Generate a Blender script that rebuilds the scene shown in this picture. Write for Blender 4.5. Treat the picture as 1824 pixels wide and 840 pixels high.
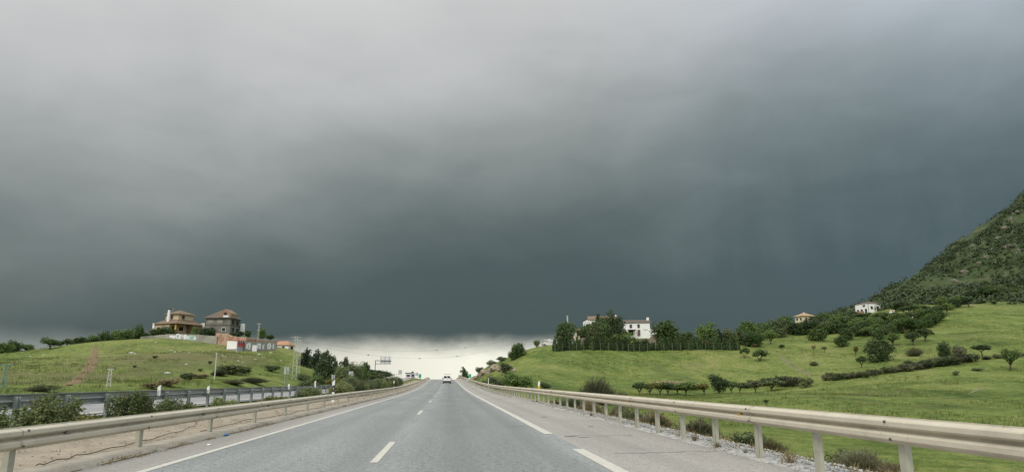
import bpy, math, random
import numpy as np
from mathutils import Vector, Matrix

for o in list(bpy.data.objects):
    bpy.data.objects.remove(o)
SC = bpy.context.scene
COL = SC.collection
R = math.radians

# ------------------------------------------------------------------ camera
CAM_H = 1.3
FPX, CU, CV = 1230.0, 912.0, 420.0           # focal length and centre in photo pixels
PITCH, YAW = R(11.89), R(5.135)
cd = bpy.data.cameras.new('camera')
cd.sensor_width = 36.0
cd.lens = 36.0 * FPX / 1824.0
cd.clip_start, cd.clip_end = 0.1, 20000
cam = bpy.data.objects.new('camera', cd)
cam.location = (0, 0, CAM_H)
cam.rotation_euler = (math.pi / 2 + PITCH, 0, -YAW)
COL.objects.link(cam)
SC.camera = cam

# ------------------------------------------------------------------ sky
SUN_EL, SUN_AZ = R(44), R(214)               # azimuth clockwise from +Y: behind and left of the camera
W = bpy.data.worlds.new('World')
SC.world = W
W.use_nodes = True
nt = W.node_tree
for n in list(nt.nodes):
    nt.nodes.remove(n)


class NG:
    """tiny node helper"""
    def __init__(s, nt):
        s.nt = nt

    def n(s, t, **k):
        x = s.nt.nodes.new(t)
        for a, b in k.items():
            setattr(x, a, b)
        return x

    def put(s, sock, v):
        if hasattr(v, 'is_output'):
            s.nt.links.new(v, sock)
        elif v is not None:
            sock.default_value = v

    def math(s, op, a, b=None, c=None, clamp=False):
        x = s.n('ShaderNodeMath', operation=op)
        x.use_clamp = clamp
        s.put(x.inputs[0], a); s.put(x.inputs[1], b); s.put(x.inputs[2], c)
        return x.outputs[0]

    def noise(s, vec, scale, detail=4, rough=.55, dist=0.0):
        x = s.n('ShaderNodeTexNoise')
        s.put(x.inputs['Vector'], vec)
        x.inputs['Scale'].default_value = scale
        x.inputs['Detail'].default_value = detail
        x.inputs['Roughness'].default_value = rough
        x.inputs['Distortion'].default_value = dist
        return x.outputs[0]

    def ramp(s, fac, stops, interp='LINEAR'):
        x = s.n('ShaderNodeValToRGB')
        x.color_ramp.interpolation = interp
        e = x.color_ramp.elements
        while len(e) < len(stops):
            e.new(.5)
        for i, (p, c) in enumerate(stops):
            e[i].position = p
            e[i].color = (c, c, c, 1) if isinstance(c, (int, float)) else (*c, 1)
        s.put(x.inputs[0], fac)
        return x.outputs[0]

    def mix(s, fac, a, b, mode='MIX'):
        x = s.n('ShaderNodeMix', data_type='RGBA', blend_type=mode)
        s.put(x.inputs[0], fac)
        s.put(x.inputs[6], a if hasattr(a, 'is_output') else (*a, 1))
        s.put(x.inputs[7], b if hasattr(b, 'is_output') else (*b, 1))
        return x.outputs[2]

    def maprange(s, v, a, b, c=0., d=1., smooth=True):
        x = s.n('ShaderNodeMapRange')
        if smooth:
            x.interpolation_type = 'SMOOTHSTEP'
        s.put(x.inputs[0], v)
        for i, q in enumerate((a, b, c, d)):
            s.put(x.inputs[1 + i], q)
        return x.outputs[0]

    def vscale(s, v, sc):
        x = s.n('ShaderNodeVectorMath', operation='MULTIPLY')
        s.put(x.inputs[0], v)
        x.inputs[1].default_value = sc
        return x.outputs[0]


g = NG(nt)
tc = g.n('ShaderNodeTexCoord')
nrm = g.n('ShaderNodeVectorMath', operation='NORMALIZE')
nt.links.new(tc.outputs['Generated'], nrm.inputs[0])
D = nrm.outputs[0]
sp = g.n('ShaderNodeSeparateXYZ')
nt.links.new(D, sp.inputs[0])
X, Y, Z = sp.outputs
# storm deck: dark ahead and to the right, brightening smoothly overhead and behind
s_ = g.math('MULTIPLY_ADD', Y, -.35, Z)
s_ = g.math('MULTIPLY_ADD', X, -.14, s_)
nA = g.noise(g.vscale(D, (1.0, 1.0, 1.7)), 2.2, 4, .45, .25)
nB = g.noise(g.vscale(D, (3.0, 3.0, 7.0)), 1.7, 6, .58, .5)
s_ = g.math('ADD', s_, .075)
s_ = g.math('MULTIPLY_ADD', g.math('SUBTRACT', nA, .5), .30, s_)
s_ = g.math('MULTIPLY_ADD', g.math('SUBTRACT', nB, .5), .085, s_)
# faint rain shafts hanging from the deck to the right
nV = g.noise(g.vscale(D, (26, 26, 1.5)), 1.0, 3, .5, .1)
rw = g.math('MULTIPLY', g.maprange(X, .22, .42), g.maprange(Z, .34, .16))
s_ = g.math('MULTIPLY_ADD', g.math('MULTIPLY', g.math('SUBTRACT', nV, .52), rw), .08, s_)
t_ = g.maprange(s_, -.3, 1.1, 0, 1, smooth=False)


def rp(s):
    return (s + .3) / 1.4


cloud = g.ramp(t_, [(rp(-.25), (.060, .087, .089)), (rp(-.13), (.075, .103, .102)), (rp(-.06), (.113, .143, .138)),
                    (rp(.02), (.193, .225, .218)), (rp(.10), (.315, .342, .335)), (rp(.22), (.53, .54, .54)),
                    (rp(.50), (.85, .86, .85)), (rp(1.0), (1.45, 1.45, 1.42))])
cloud = g.mix(g.maprange(X, .1, .65, 0, .8), cloud, g.mix(1., cloud, (.90, 1.0, 1.12), 'MULTIPLY'))     # bluer rain curtain to the right
# pale gap under the cloud base along the horizon ahead
nE = g.noise(g.vscale(D, (6, 6, 10)), 1.0, 5, .6, .2)
nE2 = g.noise(g.vscale(D, (16, 16, 40)), 1.0, 4, .6, .4)
ze = g.math('MULTIPLY_ADD', g.math('SUBTRACT', nE, .5), .034, Z)
ze = g.math('MULTIPLY_ADD', g.math('SUBTRACT', nE2, .5), .008, ze)
gap = g.maprange(ze, .068, .032)
gapc = g.ramp(g.maprange(X, -.7, .5, 0, 1, smooth=False),
              [((-.65 + .7) / 1.2, (.20, .235, .225)), ((-.42 + .7) / 1.2, (.29, .325, .30)), ((-.27 + .7) / 1.2, (.60, .61, .55)),
               ((-.13 + .7) / 1.2, (.78, .765, .66)), ((.03 + .7) / 1.2, (.99, .98, .84)), ((.14 + .7) / 1.2, (.85, .86, .75)),
               ((.24 + .7) / 1.2, (.19, .22, .215)), ((.5 + .7) / 1.2, (.10, .125, .13))])
gapc = g.mix(g.math('MULTIPLY', g.math('SUBTRACT', nE2, .5), .55, clamp=True), gapc, (.55, .57, .54))
skyc = g.mix(gap, cloud, gapc)
skyc10 = g.n('ShaderNodeVectorMath', operation='SCALE')
nt.links.new(skyc, skyc10.inputs[0])
skyc10.inputs['Scale'].default_value = 10.0
nish = g.n('ShaderNodeTexSky', sky_type='NISHITA')
nish.sun_disc = False
nish.sun_elevation, nish.sun_rotation = SUN_EL, SUN_AZ
nish.air_density, nish.dust_density = 1.0, 2.0
fin = g.mix(.96, nish.outputs[0], skyc10.outputs[0])     # near-total cloud cover over the clear sky
bg = g.n('ShaderNodeBackground')
nt.links.new(fin, bg.inputs[0])
bg.inputs[1].default_value = .1
wo = g.n('ShaderNodeOutputWorld')
nt.links.new(bg.outputs[0], wo.inputs[0])

# ------------------------------------------------------------------ sun through thin cloud behind the camera
sl = bpy.data.lights.new('sun', 'SUN')
sl.energy, sl.angle, sl.color = 1.5, R(12), (1.0, .955, .88)
so = bpy.data.objects.new('sun', sl)
so.rotation_euler = (math.pi / 2 - SUN_EL, 0, math.pi - SUN_AZ + math.pi)
sdir = Vector((math.sin(SUN_AZ) * math.cos(SUN_EL), math.cos(SUN_AZ) * math.cos(SUN_EL), math.sin(SUN_EL)))
so.rotation_euler = sdir.to_track_quat('Z', 'Y').to_euler()
so.location = (-30, -40, 60)
COL.objects.link(so)

SC.view_settings.view_transform = 'Standard'
SC.view_settings.look = 'None'
SC.view_settings.exposure = 0.0
SC.view_settings.gamma = 1.0
SC.cycles.max_bounces = 5
SC.cycles.transparent_max_bounces = 8

# ------------------------------------------------------------------ geometry of the view -> places in the world
_F = np.array([math.sin(YAW) * math.cos(PITCH), math.cos(YAW) * math.cos(PITCH), math.sin(PITCH)])
_R = np.array([math.cos(YAW), -math.sin(YAW), 0.])
_U = np.cross(_R, _F)
_C = np.array([0, 0, CAM_H])


def at(u, v, d):
    """the place d metres ahead that the photo shows at (u, v)"""
    return _C + d * (_F + (u - CU) / FPX * _R - (v - CV) / FPX * _U)


def depth(p):
    return float(np.dot(np.asarray(p) - _C, _F))


RK = [(-60, 0), (0, 0), (70, 0), (85, .05), (100, .15), (130, .48), (160, .93), (190, 1.45), (215, 1.83), (235, 2.03),
      (250, 2.09), (265, 2.05), (290, 1.85), (320, 1.3), (400, -1.2), (600, -9), (1200, -20)]
_ry = np.linspace(-60, 1200, 1261)
_rz = np.interp(_ry, [k[0] for k in RK], [k[1] for k in RK])
_ker = np.ones(25) / 25
_rz = np.convolve(np.pad(_rz, 12, mode='edge'), _ker, mode='valid')


def zroad(y):
    return np.interp(y, _ry, _rz)


def xroad(y):
    """the road eases to the left towards the crest"""
    return -1.2 * (np.clip(np.asarray(y, float) - 60, 0, 300) / 180) ** 2


# ---- value noise in numpy
def vnoise(x, y, seed=0):
    xi, yi = np.floor(x).astype(np.int64), np.floor(y).astype(np.int64)
    fx, fy = x - xi, y - yi
    fx = fx * fx * (3 - 2 * fx); fy = fy * fy * (3 - 2 * fy)

    def h(a, b):
        k = (a * 374761393 + b * 668265263 + seed * 1442695041) & 0x7fffffff
        k = ((k ^ (k >> 13)) * 1274126177) & 0x7fffffff
        return ((k ^ (k >> 16)) & 0xffff) / 65535.0
    return (h(xi, yi) * (1 - fx) + h(xi + 1, yi) * fx) * (1 - fy) + (h(xi, yi + 1) * (1 - fx) + h(xi + 1, yi + 1) * fx) * fy


# ---- control points of the terrain
CP = []
LEFTC = {
    -150: [(690, 60), (660, 100), (640, 150)],
    0: [(697, 47), (670, 88), (640, 160)],
    90: [(695, 52), (665, 95), (621, 170)],
    160: [(693, 56), (660, 100), (635, 140), (612, 178)],
    230: [(689, 62), (655, 105), (630, 145), (603, 185)],
    300: [(685, 70), (650, 112), (625, 150), (599, 192)],
    350: [(682, 75), (650, 115), (606, 190)],
    400: [(680, 80), (650, 122), (630, 150), (611, 192)],
    440: [(678, 85), (650, 128), (624, 180)],
    490: [(676, 95), (650, 135), (622, 193)],
    525: [(675, 105), (645, 150), (621, 190)],
    552: [(676, 115), (655, 150), (642, 180)],
    572: [(676, 130), (669, 165)],
}
RIGHTC = {
    2050: [(760, 52), (700, 92), (660, 125), (630, 150), (600, 190), (560, 250), (520, 320), (470, 400), (370, 520), (270, 700)],
    1824: [(780, 44), (740, 64), (700, 95), (679, 115), (660, 135), (632, 160), (600, 200), (560, 270), (530, 330), (505, 375),
           (430, 500), (342, 660)],
    1740: [(760, 50), (720, 80), (690, 108), (660, 140), (637, 160), (600, 205), (560, 270), (538, 325), (515, 370), (450, 510), (394, 660)],
    1650: [(790, 38), (740, 62), (715, 85), (690, 110), (660, 138), (648, 152), (600, 215), (570, 262), (548, 310), (535, 350),
           (505, 470), (466, 640)],
    1590: [(600, 220), (565, 285), (548, 330), (535, 420), (522, 560)],
    1500: [(770, 45), (730, 70), (705, 100), (685, 130), (670, 148), (630, 200), (605, 240), (580, 290), (568, 330)],
    1400: [(760, 50), (720, 80), (700, 125), (690, 140), (665, 160), (630, 200), (610, 232), (590, 290), (575, 340)],
    1300: [(740, 62), (715, 90), (702, 135), (691, 148), (660, 175), (625, 205), (610, 240), (600, 300)],
    1200: [(725, 75), (704, 130), (691, 147), (650, 180), (624, 200), (607, 218)],
    1100: [(712, 90), (700, 125), (680, 150), (650, 175), (624, 198), (602, 216)],
    1000: [(695, 108), (680, 130), (650, 165), (626, 190), (612, 205)],
    960: [(690, 113), (660, 150), (616, 192)],
    910: [(685, 118), (662, 155), (637, 190)],
    870: [(677, 135), (661, 178), (651, 200)],
    845: [(669, 190)],
}
for tab in (LEFTC, RIGHTC):
    for u, lst in tab.items():
        for v, d in lst:
            CP.append(tuple(at(u, v, d)))
# behind the crests
for u, v, d, dz in [(-150, 640, 200, -2), (0, 640, 220, -3), (160, 612, 240, -3), (300, 599, 260, -4), (400, 611, 260, -4), (490, 622, 260, -5),
                    (560, 650, 250, -5), (870, 651, 260, -3), (910, 637, 260, -4), (960, 616, 262, -5), (1000, 612, 272, -3),
                    (1100, 602, 285, -2), (1200, 607, 290, 0), (1300, 600, 400, -6), (1400, 575, 450, -8), (1500, 568, 430, -6),
                    (1590, 522, 700, -25), (1650, 466, 800, -40), (1740, 394, 830, -45), (1824, 342, 850, -40), (2050, 270, 900, 0)]:
    p = at(u, v, d)
    q = at(u, v, d / 1.3)
    CP.append((p[0], p[1], q[2] + dz))
for y in (-60, -20, 10, 35, 60, 85):
    CP += [(15, y, -1.9), (30, y, -2.2), (-26, y, .5)]
for y in (-60, -20, 10):
    CP += [(70, y, -1.8), (-70, y, 2.0), (140, y, 4), (-140, y, 5)]
for y in (110, 140, 170, 200, 240, 300):
    CP += [(-26, y, zroad(y) + .3)]
for y in (250, 290, 340, 400, 500):
    CP += [(14, y, zroad(y) - .4), (30, y + 10, zroad(y) - .8), (60, y + 30, zroad(y) - 1.2), (-26, y, zroad(y) - .3), (-45, y, zroad(y) - .8), (-75, y + 15, zroad(y) - 1.5), (-120, y + 30, zroad(y) - 2)]
CP = np.array(CP)
_cc = 14.0


def _phi(a, b):
    d2 = (a[:, None, 0] - b[None, :, 0]) ** 2 + (a[:, None, 1] - b[None, :, 1]) ** 2
    return np.sqrt(d2 + _cc * _cc)


_A = _phi(CP, CP)
_mu = CP[:, 2].mean()
_wt = np.linalg.solve(_A + 0.9 * np.eye(len(CP)) * -1.0, CP[:, 2] - _mu)


def smooth(a, b, x):
    t = np.clip((x - a) / (b - a), 0, 1)
    return t * t * (3 - 2 * t)


def H(x, y):
    x = np.atleast_1d(np.asarray(x, float)); y = np.atleast_1d(np.asarray(y, float))
    sh = x.shape
    x = x.ravel(); y = y.ravel()
    z = np.empty_like(x)
    pts = np.stack([x, y], 1)
    for i in range(0, len(x), 20000):
        z[i:i + 20000] = _phi(pts[i:i + 20000], CP) @ _wt + _mu
    r = np.hypot(x, y)
    far = smooth(950, 1700, r)
    z = z * (1 - far) + (-25) * far
    beh = smooth(-40, -160, y)
    z = z * (1 - beh) + 0 * beh
    fl = smooth(330, 480, y) * (1 - smooth(120, 260, np.abs(x)))
    z = z * (1 - fl) + (zroad(y) - 1.0) * fl
    # relief
    away = smooth(8, 30, np.abs(x + 6) - 12)
    mt = smooth(330, 480, r) * smooth(150, 260, x)
    rel = (vnoise(x / 23, y / 23, 1) - .5) * 1.0 + (vnoise(x / 9, y / 9, 2) - .5) * .5 + (vnoise(x / 3.1, y / 3.1, 3) - .5) * .16
    rel += mt * ((vnoise(x / 60, y / 60, 4) - .5) * 20 + np.abs(vnoise(x / 34, y / 34, 5) - .5) * 20 - 5 + (vnoise(x / 11, y / 11, 6) - .5) * 6 + (vnoise(x / 5, y / 5, 7) - .5) * 2.5)
    z = z + rel * away
    # road corridor
    zr = zroad(y)
    x = x - xroad(y)
    off = np.interp(x, [-24, -21.5, -9.8, -9.3, -8.0, -6.0, -5.4, 5.6, 6.7, 8.5], [.1, .3, .3, .22, .08, .02, -.1, -.1, -.2, -.75])
    w = smooth(-29, -23.5, x) * (1 - smooth(6.8, 12.5, x))
    z = z * (1 - w) + (zr + off) * w
    return z.reshape(sh)


def h1(x, y):
    return float(H([x], [y])[0])


_ds = np.geomspace(7, 900, 1400)


def ground(u, v, dmin=7):
    """where the line of sight through (u, v) first meets the land"""
    ds = _ds[_ds >= dmin]
    P = _C[None] + ds[:, None] * (_F + (u - CU) / FPX * _R - (v - CV) / FPX * _U)[None]
    hh = H(P[:, 0], P[:, 1])
    gap_ = P[:, 2] - hh
    k = np.argmax(gap_ <= 0)
    if gap_[k] > 0:
        k = np.argmin(gap_ / ds)
    p = P[k].copy()
    p[2] = hh[k]
    return p

# ------------------------------------------------------------------ object helpers
def tag(o, label=None, cat=None, group=None, kind=None):
    for k, v in (('label', label), ('category', cat), ('group', group), ('kind', kind)):
        if v:
            o[k] = v
    return o


def empty(name, loc, rz=0., sc=None):
    o = bpy.data.objects.new(name, None)
    o.empty_display_size = .3
    o.location = loc
    o.rotation_euler = (0, 0, rz)
    if sc:
        o.scale = sc
    COL.objects.link(o)
    return o


def link(name, me, parent=None, loc=None, rz=0., sc=None):
    o = bpy.data.objects.new(name, me)
    COL.objects.link(o)
    if parent:
        o.parent = parent
    if loc is not None:
        o.location = loc
    if rz:
        o.rotation_euler = (0, 0, rz)
    if sc:
        o.scale = sc
    return o


def npmesh(name, v, f, mat, sm=False):
    """mesh from numpy arrays; f is (n, 3) or (n, 4)"""
    v = np.asarray(v, np.float32); f = np.asarray(f, np.int32)
    me = bpy.data.meshes.new(name)
    k = f.shape[1]
    me.vertices.add(len(v)); me.vertices.foreach_set('co', v.ravel())
    me.loops.add(f.size); me.loops.foreach_set('vertex_index', f.ravel())
    me.polygons.add(len(f))
    me.polygons.foreach_set('loop_start', np.arange(0, f.size, k, dtype=np.int32))
    if sm:
        me.polygons.foreach_set('use_smooth', np.ones(len(f), bool))
    me.update(calc_edges=True)
    if mat:
        me.materials.append(mat)
    return me


class MB:
    def __init__(s):
        s.v = []; s.f = []

    def add(s, v, f):
        b = len(s.v)
        s.v += [tuple(p) for p in v]
        s.f += [tuple(i + b for i in q) for q in f]
        return s

    def box(s, c, d, rz=0.):
        x, y, z = (q / 2 for q in d)
        vs = [(i, j, k) for k in (-z, z) for j in (-y, y) for i in (-x, x)]
        cs, sn = math.cos(rz), math.sin(rz)
        vs = [(c[0] + a * cs - b * sn, c[1] + a * sn + b * cs, c[2] + e) for a, b, e in vs]
        return s.add(vs, [(0, 2, 3, 1), (4, 5, 7, 6), (0, 1, 5, 4), (2, 6, 7, 3), (0, 4, 6, 2), (1, 3, 7, 5)])

    def tube(s, pts, rad, n=6, cap=True):
        pts = [Vector(p) for p in pts]
        if not isinstance(rad, (list, tuple)):
            rad = [rad] * len(pts)
        rings = []
        for i, p in enumerate(pts):
            t = (pts[min(i + 1, len(pts) - 1)] - pts[max(i - 1, 0)]).normalized()
            a = t.orthogonal().normalized() if abs(t.z) > .9 else t.cross(Vector((0, 0, 1))).normalized()
            b = t.cross(a)
            rings.append([p + (a * math.cos(2 * math.pi * k / n) + b * math.sin(2 * math.pi * k / n)) * rad[i] for k in range(n)])
        vs = [q for r_ in rings for q in r_]
        fs = [(i * n + k, i * n + (k + 1) % n, (i + 1) * n + (k + 1) % n, (i + 1) * n + k) for i in range(len(pts) - 1) for k in range(n)]
        if cap:
            fs += [tuple(range(n))[::-1], tuple((len(pts) - 1) * n + k for k in range(n))]
        return s.add(vs, fs)

    def prism(s, poly, axis, a, b):
        """extrude a 2-D outline along an axis from a to b"""
        n = len(poly)
        def mk(p, t):
            return (t, p[0], p[1]) if axis == 0 else (p[0], t, p[1]) if axis == 1 else (p[0], p[1], t)
        vs = [mk(p, a) for p in poly] + [mk(p, b) for p in poly]
        fs = [(k, (k + 1) % n, n + (k + 1) % n, n + k) for k in range(n)] + [tuple(range(n))[::-1], tuple(range(n, 2 * n))]
        return s.add(vs, fs)

    def frustum(s, c, d0, d1, z0, z1):
        """a four-sided roof: rectangle d0 at z0 to rectangle d1 at z1"""
        vs = []
        for d, z in ((d0, z0), (d1, z1)):
            for sx, sy in ((-1, -1), (1, -1), (1, 1), (-1, 1)):
                vs.append((c[0] + sx * d[0] / 2, c[1] + sy * d[1] / 2, z))
        return s.add(vs, [(3, 2, 1, 0), (4, 5, 6, 7)] + [(k, (k + 1) % 4, 4 + (k + 1) % 4, 4 + k) for k in range(4)])

    def mesh(s, name, mat, sm=False):
        me = bpy.data.meshes.new(name)
        me.from_pydata(s.v, [], s.f)
        if sm:
            me.polygons.foreach_set('use_smooth', [True] * len(me.polygons))
        me.update()
        me.materials.append(mat)
        return me

    def build(s, name, mat, parent=None, loc=None, rz=0., sm=False):
        return link(name, s.mesh(name, mat, sm), parent, loc, rz)


# ------------------------------------------------------------------ materials
def newmat(name):
    m = bpy.data.materials.new(name)
    m.use_nodes = True
    for n in list(m.node_tree.nodes):
        m.node_tree.nodes.remove(n)
    q = NG(m.node_tree)
    b = q.n('ShaderNodeBsdfPrincipled')
    o = q.n('ShaderNodeOutputMaterial')
    m.node_tree.links.new(b.outputs[0], o.inputs[0])
    return m, q, b, o


def bump(q, b, h, strength=.4, dist=.02):
    x = q.n('ShaderNodeBump')
    x.inputs['Strength'].default_value = strength
    x.inputs['Distance'].default_value = dist
    q.put(x.inputs['Height'], h)
    q.put(b.inputs['Normal'], x.outputs[0])


def pos(q):
    return q.n('ShaderNodeNewGeometry').outputs['Position']


def objco(q):
    return q.n('ShaderNodeTexCoord').outputs['Object']


def plain(name, col, rough=.7, var=.15, scale=6., metal=0., world=False, bumpd=0.):
    m, q, b, o = newmat(name)
    co = pos(q) if world else objco(q)
    n1 = q.noise(co, scale, 6, .6)
    n2 = q.noise(co, scale * 7.3, 3, .6)
    f = q.math('MULTIPLY_ADD', n2, .4, q.math('MULTIPLY', n1, .6))
    lo = tuple(c * (1 - var) for c in col); hi = tuple(min(1, c * (1 + var)) for c in col)
    c = q.ramp(f, [(.3, lo), (.7, hi)])
    q.put(b.inputs['Base Color'], c)
    b.inputs['Roughness'].default_value = rough
    b.inputs['Metallic'].default_value = metal
    if bumpd:
        bump(q, b, n2, .5, bumpd)
    return m


def asphalt(name, dark, light, speck=1.0):
    m, q, b, o = newmat(name)
    p = pos(q)
    big = q.noise(q.vscale(p, (1, .12, 1)), .9, 5, .6)
    patch = q.noise(q.vscale(p, (1, .35, 1)), .25, 4, .5)
    grain = q.noise(p, 34, 2, .7)
    grain2 = q.noise(p, 9, 5, .8)
    c = q.ramp(q.math('MULTIPLY_ADD', patch, .5, q.math('MULTIPLY', big, .5)), [(.35, dark), (.66, light)])
    gr = q.math('MULTIPLY_ADD', grain2, .45, q.math('MULTIPLY', grain, .55))
    gm = q.ramp(gr, [(.38, 1 - .80 * speck), (.5, .95), (.66, 1 + .0)])
    c = q.mix(1.0, c, gm, 'MULTIPLY')
    lt = q.ramp(gr, [(.55, 0.), (.68, 1.)])
    c = q.mix(q.math('MULTIPLY', lt, .45 * speck), c, tuple(min(1, k * 1.9) for k in light))
    # polished wheel tracks: a smoother, slightly darker band worn into the lane
    sx = q.n('ShaderNodeSeparateXYZ'); q.put(sx.inputs[0], p)
    wob = q.math('MULTIPLY_ADD', q.noise(q.vscale(p, (0, .05, 0)), 1., 2), .5, sx.outputs[0])
    tr = q.math('SINE', q.math('MULTIPLY', wob, 2 * math.pi / 1.75))
    c = q.mix(q.math('MULTIPLY', q.maprange(tr, .1, 1), .30), c, tuple(k * .62 for k in dark))
    if speck > .9:       # lane paving: paler between the lanes, darker down the busy right lane
        lx = q.ramp(q.maprange(sx.outputs[0], -4.6, 2.7, 0, 1, smooth=False), [(0., 1.0), (.2, 1.06), (.36, .98), (.48, 1.10), (.60, .90), (.74, .86), (.86, .92), (.97, 1.06)], 'EASE')
        c = q.mix(1., c, lx, 'MULTIPLY')
    stain = q.noise(q.vscale(p, (1.6, .5, 1)), .8, 6, .7, .8)
    c = q.mix(q.ramp(stain, [(.56, 0.), (.74, .38)]), c, tuple(k * .5 for k in dark))
    # hairline cracks, sealed dark
    vo = q.n('ShaderNodeTexVoronoi', feature='DISTANCE_TO_EDGE')
    q.put(vo.inputs['Vector'], q.vscale(p, (.9, .16, 1)))
    vo.inputs['Scale'].default_value = .55
    wv = q.noise(p, 2.5, 3)
    cr = q.maprange(q.math('ADD', vo.outputs[0], q.math('MULTIPLY', wv, .012)), .0085, .0058)
    crm = q.math('MULTIPLY', cr, q.ramp(q.noise(p, .13, 2), [(.5, 0.), (.62, .5)]))
    c = q.mix(crm, c, tuple(k * .35 for k in dark))
    q.put(b.inputs['Base Color'], c)
    b.inputs['Roughness'].default_value = .82
    b.inputs['Specular IOR Level'].default_value = .35
    bump(q, b, gr, .6, .006)
    return m


def leafmat(name, c0, c1, trans=.22, sc=5.):
    m, q, b, o = newmat(name)
    oi = q.n('ShaderNodeObjectInfo')
    co = objco(q)
    n1 = q.noise(co, sc, 3, .6)
    n2 = q.noise(co, sc * 4.6, 2, .6)
    f = q.math('MULTIPLY_ADD', n2, .45, q.math('MULTIPLY', n1, .45))
    f = q.math('ADD', f, q.math('MULTIPLY', q.math('SUBTRACT', oi.outputs['Random'], .5), .34))
    c = q.ramp(f, [(.28, c0), (.66, c1)])
    b.inputs['Roughness'].default_value = .62
    b.inputs['Specular IOR Level'].default_value = .25
    q.put(b.inputs['Base Color'], c)
    t = q.n('ShaderNodeBsdfTranslucent')
    q.put(t.inputs[0], c)
    mx = q.n('ShaderNodeMixShader')
    mx.inputs[0].default_value = trans
    m.node_tree.links.new(b.outputs[0], mx.inputs[1])
    m.node_tree.links.new(t.outputs[0], mx.inputs[2])
    m.node_tree.links.new(mx.outputs[0], o.inputs[0])
    return m


def tilemat(name, col):
    m, q, b, o = newmat(name)
    co = objco(q)
    n1 = q.noise(co, 1.6, 5, .65)
    n2 = q.noise(co, 14, 3, .6)
    c = q.ramp(q.math('MULTIPLY_ADD', n2, .5, q.math('MULTIPLY', n1, .5)),
               [(.3, tuple(k * .6 for k in col)), (.52, col), (.72, tuple(min(1, k * 1.35) for k in col))])
    q.put(b.inputs['Base Color'], c)
    b.inputs['Roughness'].default_value = .85
    w = q.n('ShaderNodeTexWave', wave_type='BANDS')
    w.bands_direction = 'DIAGONAL'
    q.put(w.inputs['Vector'], co)
    w.inputs['Scale'].default_value = 2.2
    bump(q, b, w.outputs[1], .5, .06)
    return m


def landmat():
    m, q, b, o = newmat('grassland')
    p = pos(q)
    nL = q.noise(p, .017, 5, .55, .3)
    nM = q.noise(q.vscale(p, (1, .7, 1)), .09, 5, .6, .4)
    nS = q.noise(p, .55, 5, .65)
    nF = q.noise(p, 4.5, 4, .7)
    nG = q.noise(q.vscale(p, (1, .8, 1)), 1.7, 4, .7, .5)
    f = q.math('MULTIPLY_ADD', nS, .34, q.math('MULTIPLY_ADD', nM, .40, q.math('MULTIPLY', nL, .26)))
    c = q.ramp(f, [(.36, (.038, .066, .015)), (.43, (.084, .124, .026)), (.49, (.126, .168, .038)), (.55, (.178, .208, .056)), (.63, (.230, .222, .084))])
    fine = q.ramp(q.math('MULTIPLY_ADD', nF, .5, q.math('MULTIPLY', nG, .5)), [(.34, .30), (.5, .98), (.66, 1.4)])
    c = q.mix(1., c, fine, 'MULTIPLY')
    # bare soil where the sward is worn
    at_ = q.n('ShaderNodeAttribute'); at_.attribute_name = 'soil'
    ns = q.noise(p, .22, 6, .68, .5)
    so_ = q.maprange(q.math('ADD', q.math('MULTIPLY', at_.outputs['Fac'], .55), q.math('MULTIPLY', q.math('SUBTRACT', ns, .5), 1.3)), .17, .58)
    c = q.mix(q.math('MULTIPLY', so_, .8), c, q.ramp(nF, [(.3, (.090, .084, .038)), (.7, (.175, .152, .078))]))
    # scrub and rock of the mountain
    am = q.n('ShaderNodeAttribute'); am.attribute_name = 'mountain'
    nr = q.noise(q.vscale(p, (1, 1, 2.2)), .045, 6, .7, .6)
    nr2 = q.noise(p, .35, 5, .7)
    mc = q.ramp(q.math('MULTIPLY_ADD', nr2, .4, q.math('MULTIPLY', nr, .6)),
                [(.34, (.026, .042, .016)), (.47, (.044, .068, .026)), (.56, (.068, .088, .038)), (.64, (.15, .145, .10)), (.73, (.24, .225, .18))])
    c = q.mix(am.outputs['Fac'], c, mc)
    q.put(b.inputs['Base Color'], c)
    b.inputs['Roughness'].default_value = .9
    b.inputs['Specular IOR Level'].default_value = .15
    bump(q, b, q.math('MULTIPLY_ADD', nF, .4, nS), .8, .35)
    return m


M = {}
M['land'] = landmat()
M['lane'] = asphalt('asphalt_lane', (.235, .250, .243), (.320, .332, .318), 1.0)
M['shoulder'] = asphalt('asphalt_shoulder', (.33, .312, .28), (.415, .395, .358), .75)
M['opposite'] = asphalt('asphalt_pale', (.27, .27, .265), (.36, .36, .35), .5)
M['paint'] = plain('road_paint', (.52, .505, .44), .7, .25, 9, world=True)
M['sand'] = plain('pinkish_sand', (.305, .258, .192), .95, .36, 1.3, world=True, bumpd=.02)
M['gravel'] = plain('pale_gravel', (.38, .375, .35), .95, .55, 5., world=True, bumpd=.03)
M['stone'] = plain('pale_stone', (.55, .53, .48), .9, .3, 3.)
M['rock'] = plain('tan_rock', (.25, .21, .15), .95, .5, .9, bumpd=.35)
M['greyrock'] = plain('grey_tan_rock', (.17, .155, .12), .95, .5, .9, bumpd=.35)
M['whiterock'] = plain('white_rock', (.42, .41, .38), .95, .4, .6, bumpd=.25)
M['dirt'] = plain('red_brown_dirt', (.165, .118, .056), .95, .45, .9, world=True, bumpd=.15)
M['track'] = plain('beige_track', (.155, .145, .07), .95, .5, .9, world=True, bumpd=.15)
M['kerb'] = plain('old_concrete', (.34, .31, .25), .95, .3, 2.2, world=True, bumpd=.02)
M['rail'] = plain('sand_coloured_rail', (.565, .515, .405), .45, .10, 3.5)
M['post'] = plain('greenish_grey_post', (.36, .36, .28), .55, .12, 4.)
M['galv'] = plain('dull_galvanised_steel', (.33, .345, .345), .5, .15, 4.)
M['galvpost'] = plain('galvanised_post', (.27, .31, .29), .5, .15, 4., metal=.2)
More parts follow.
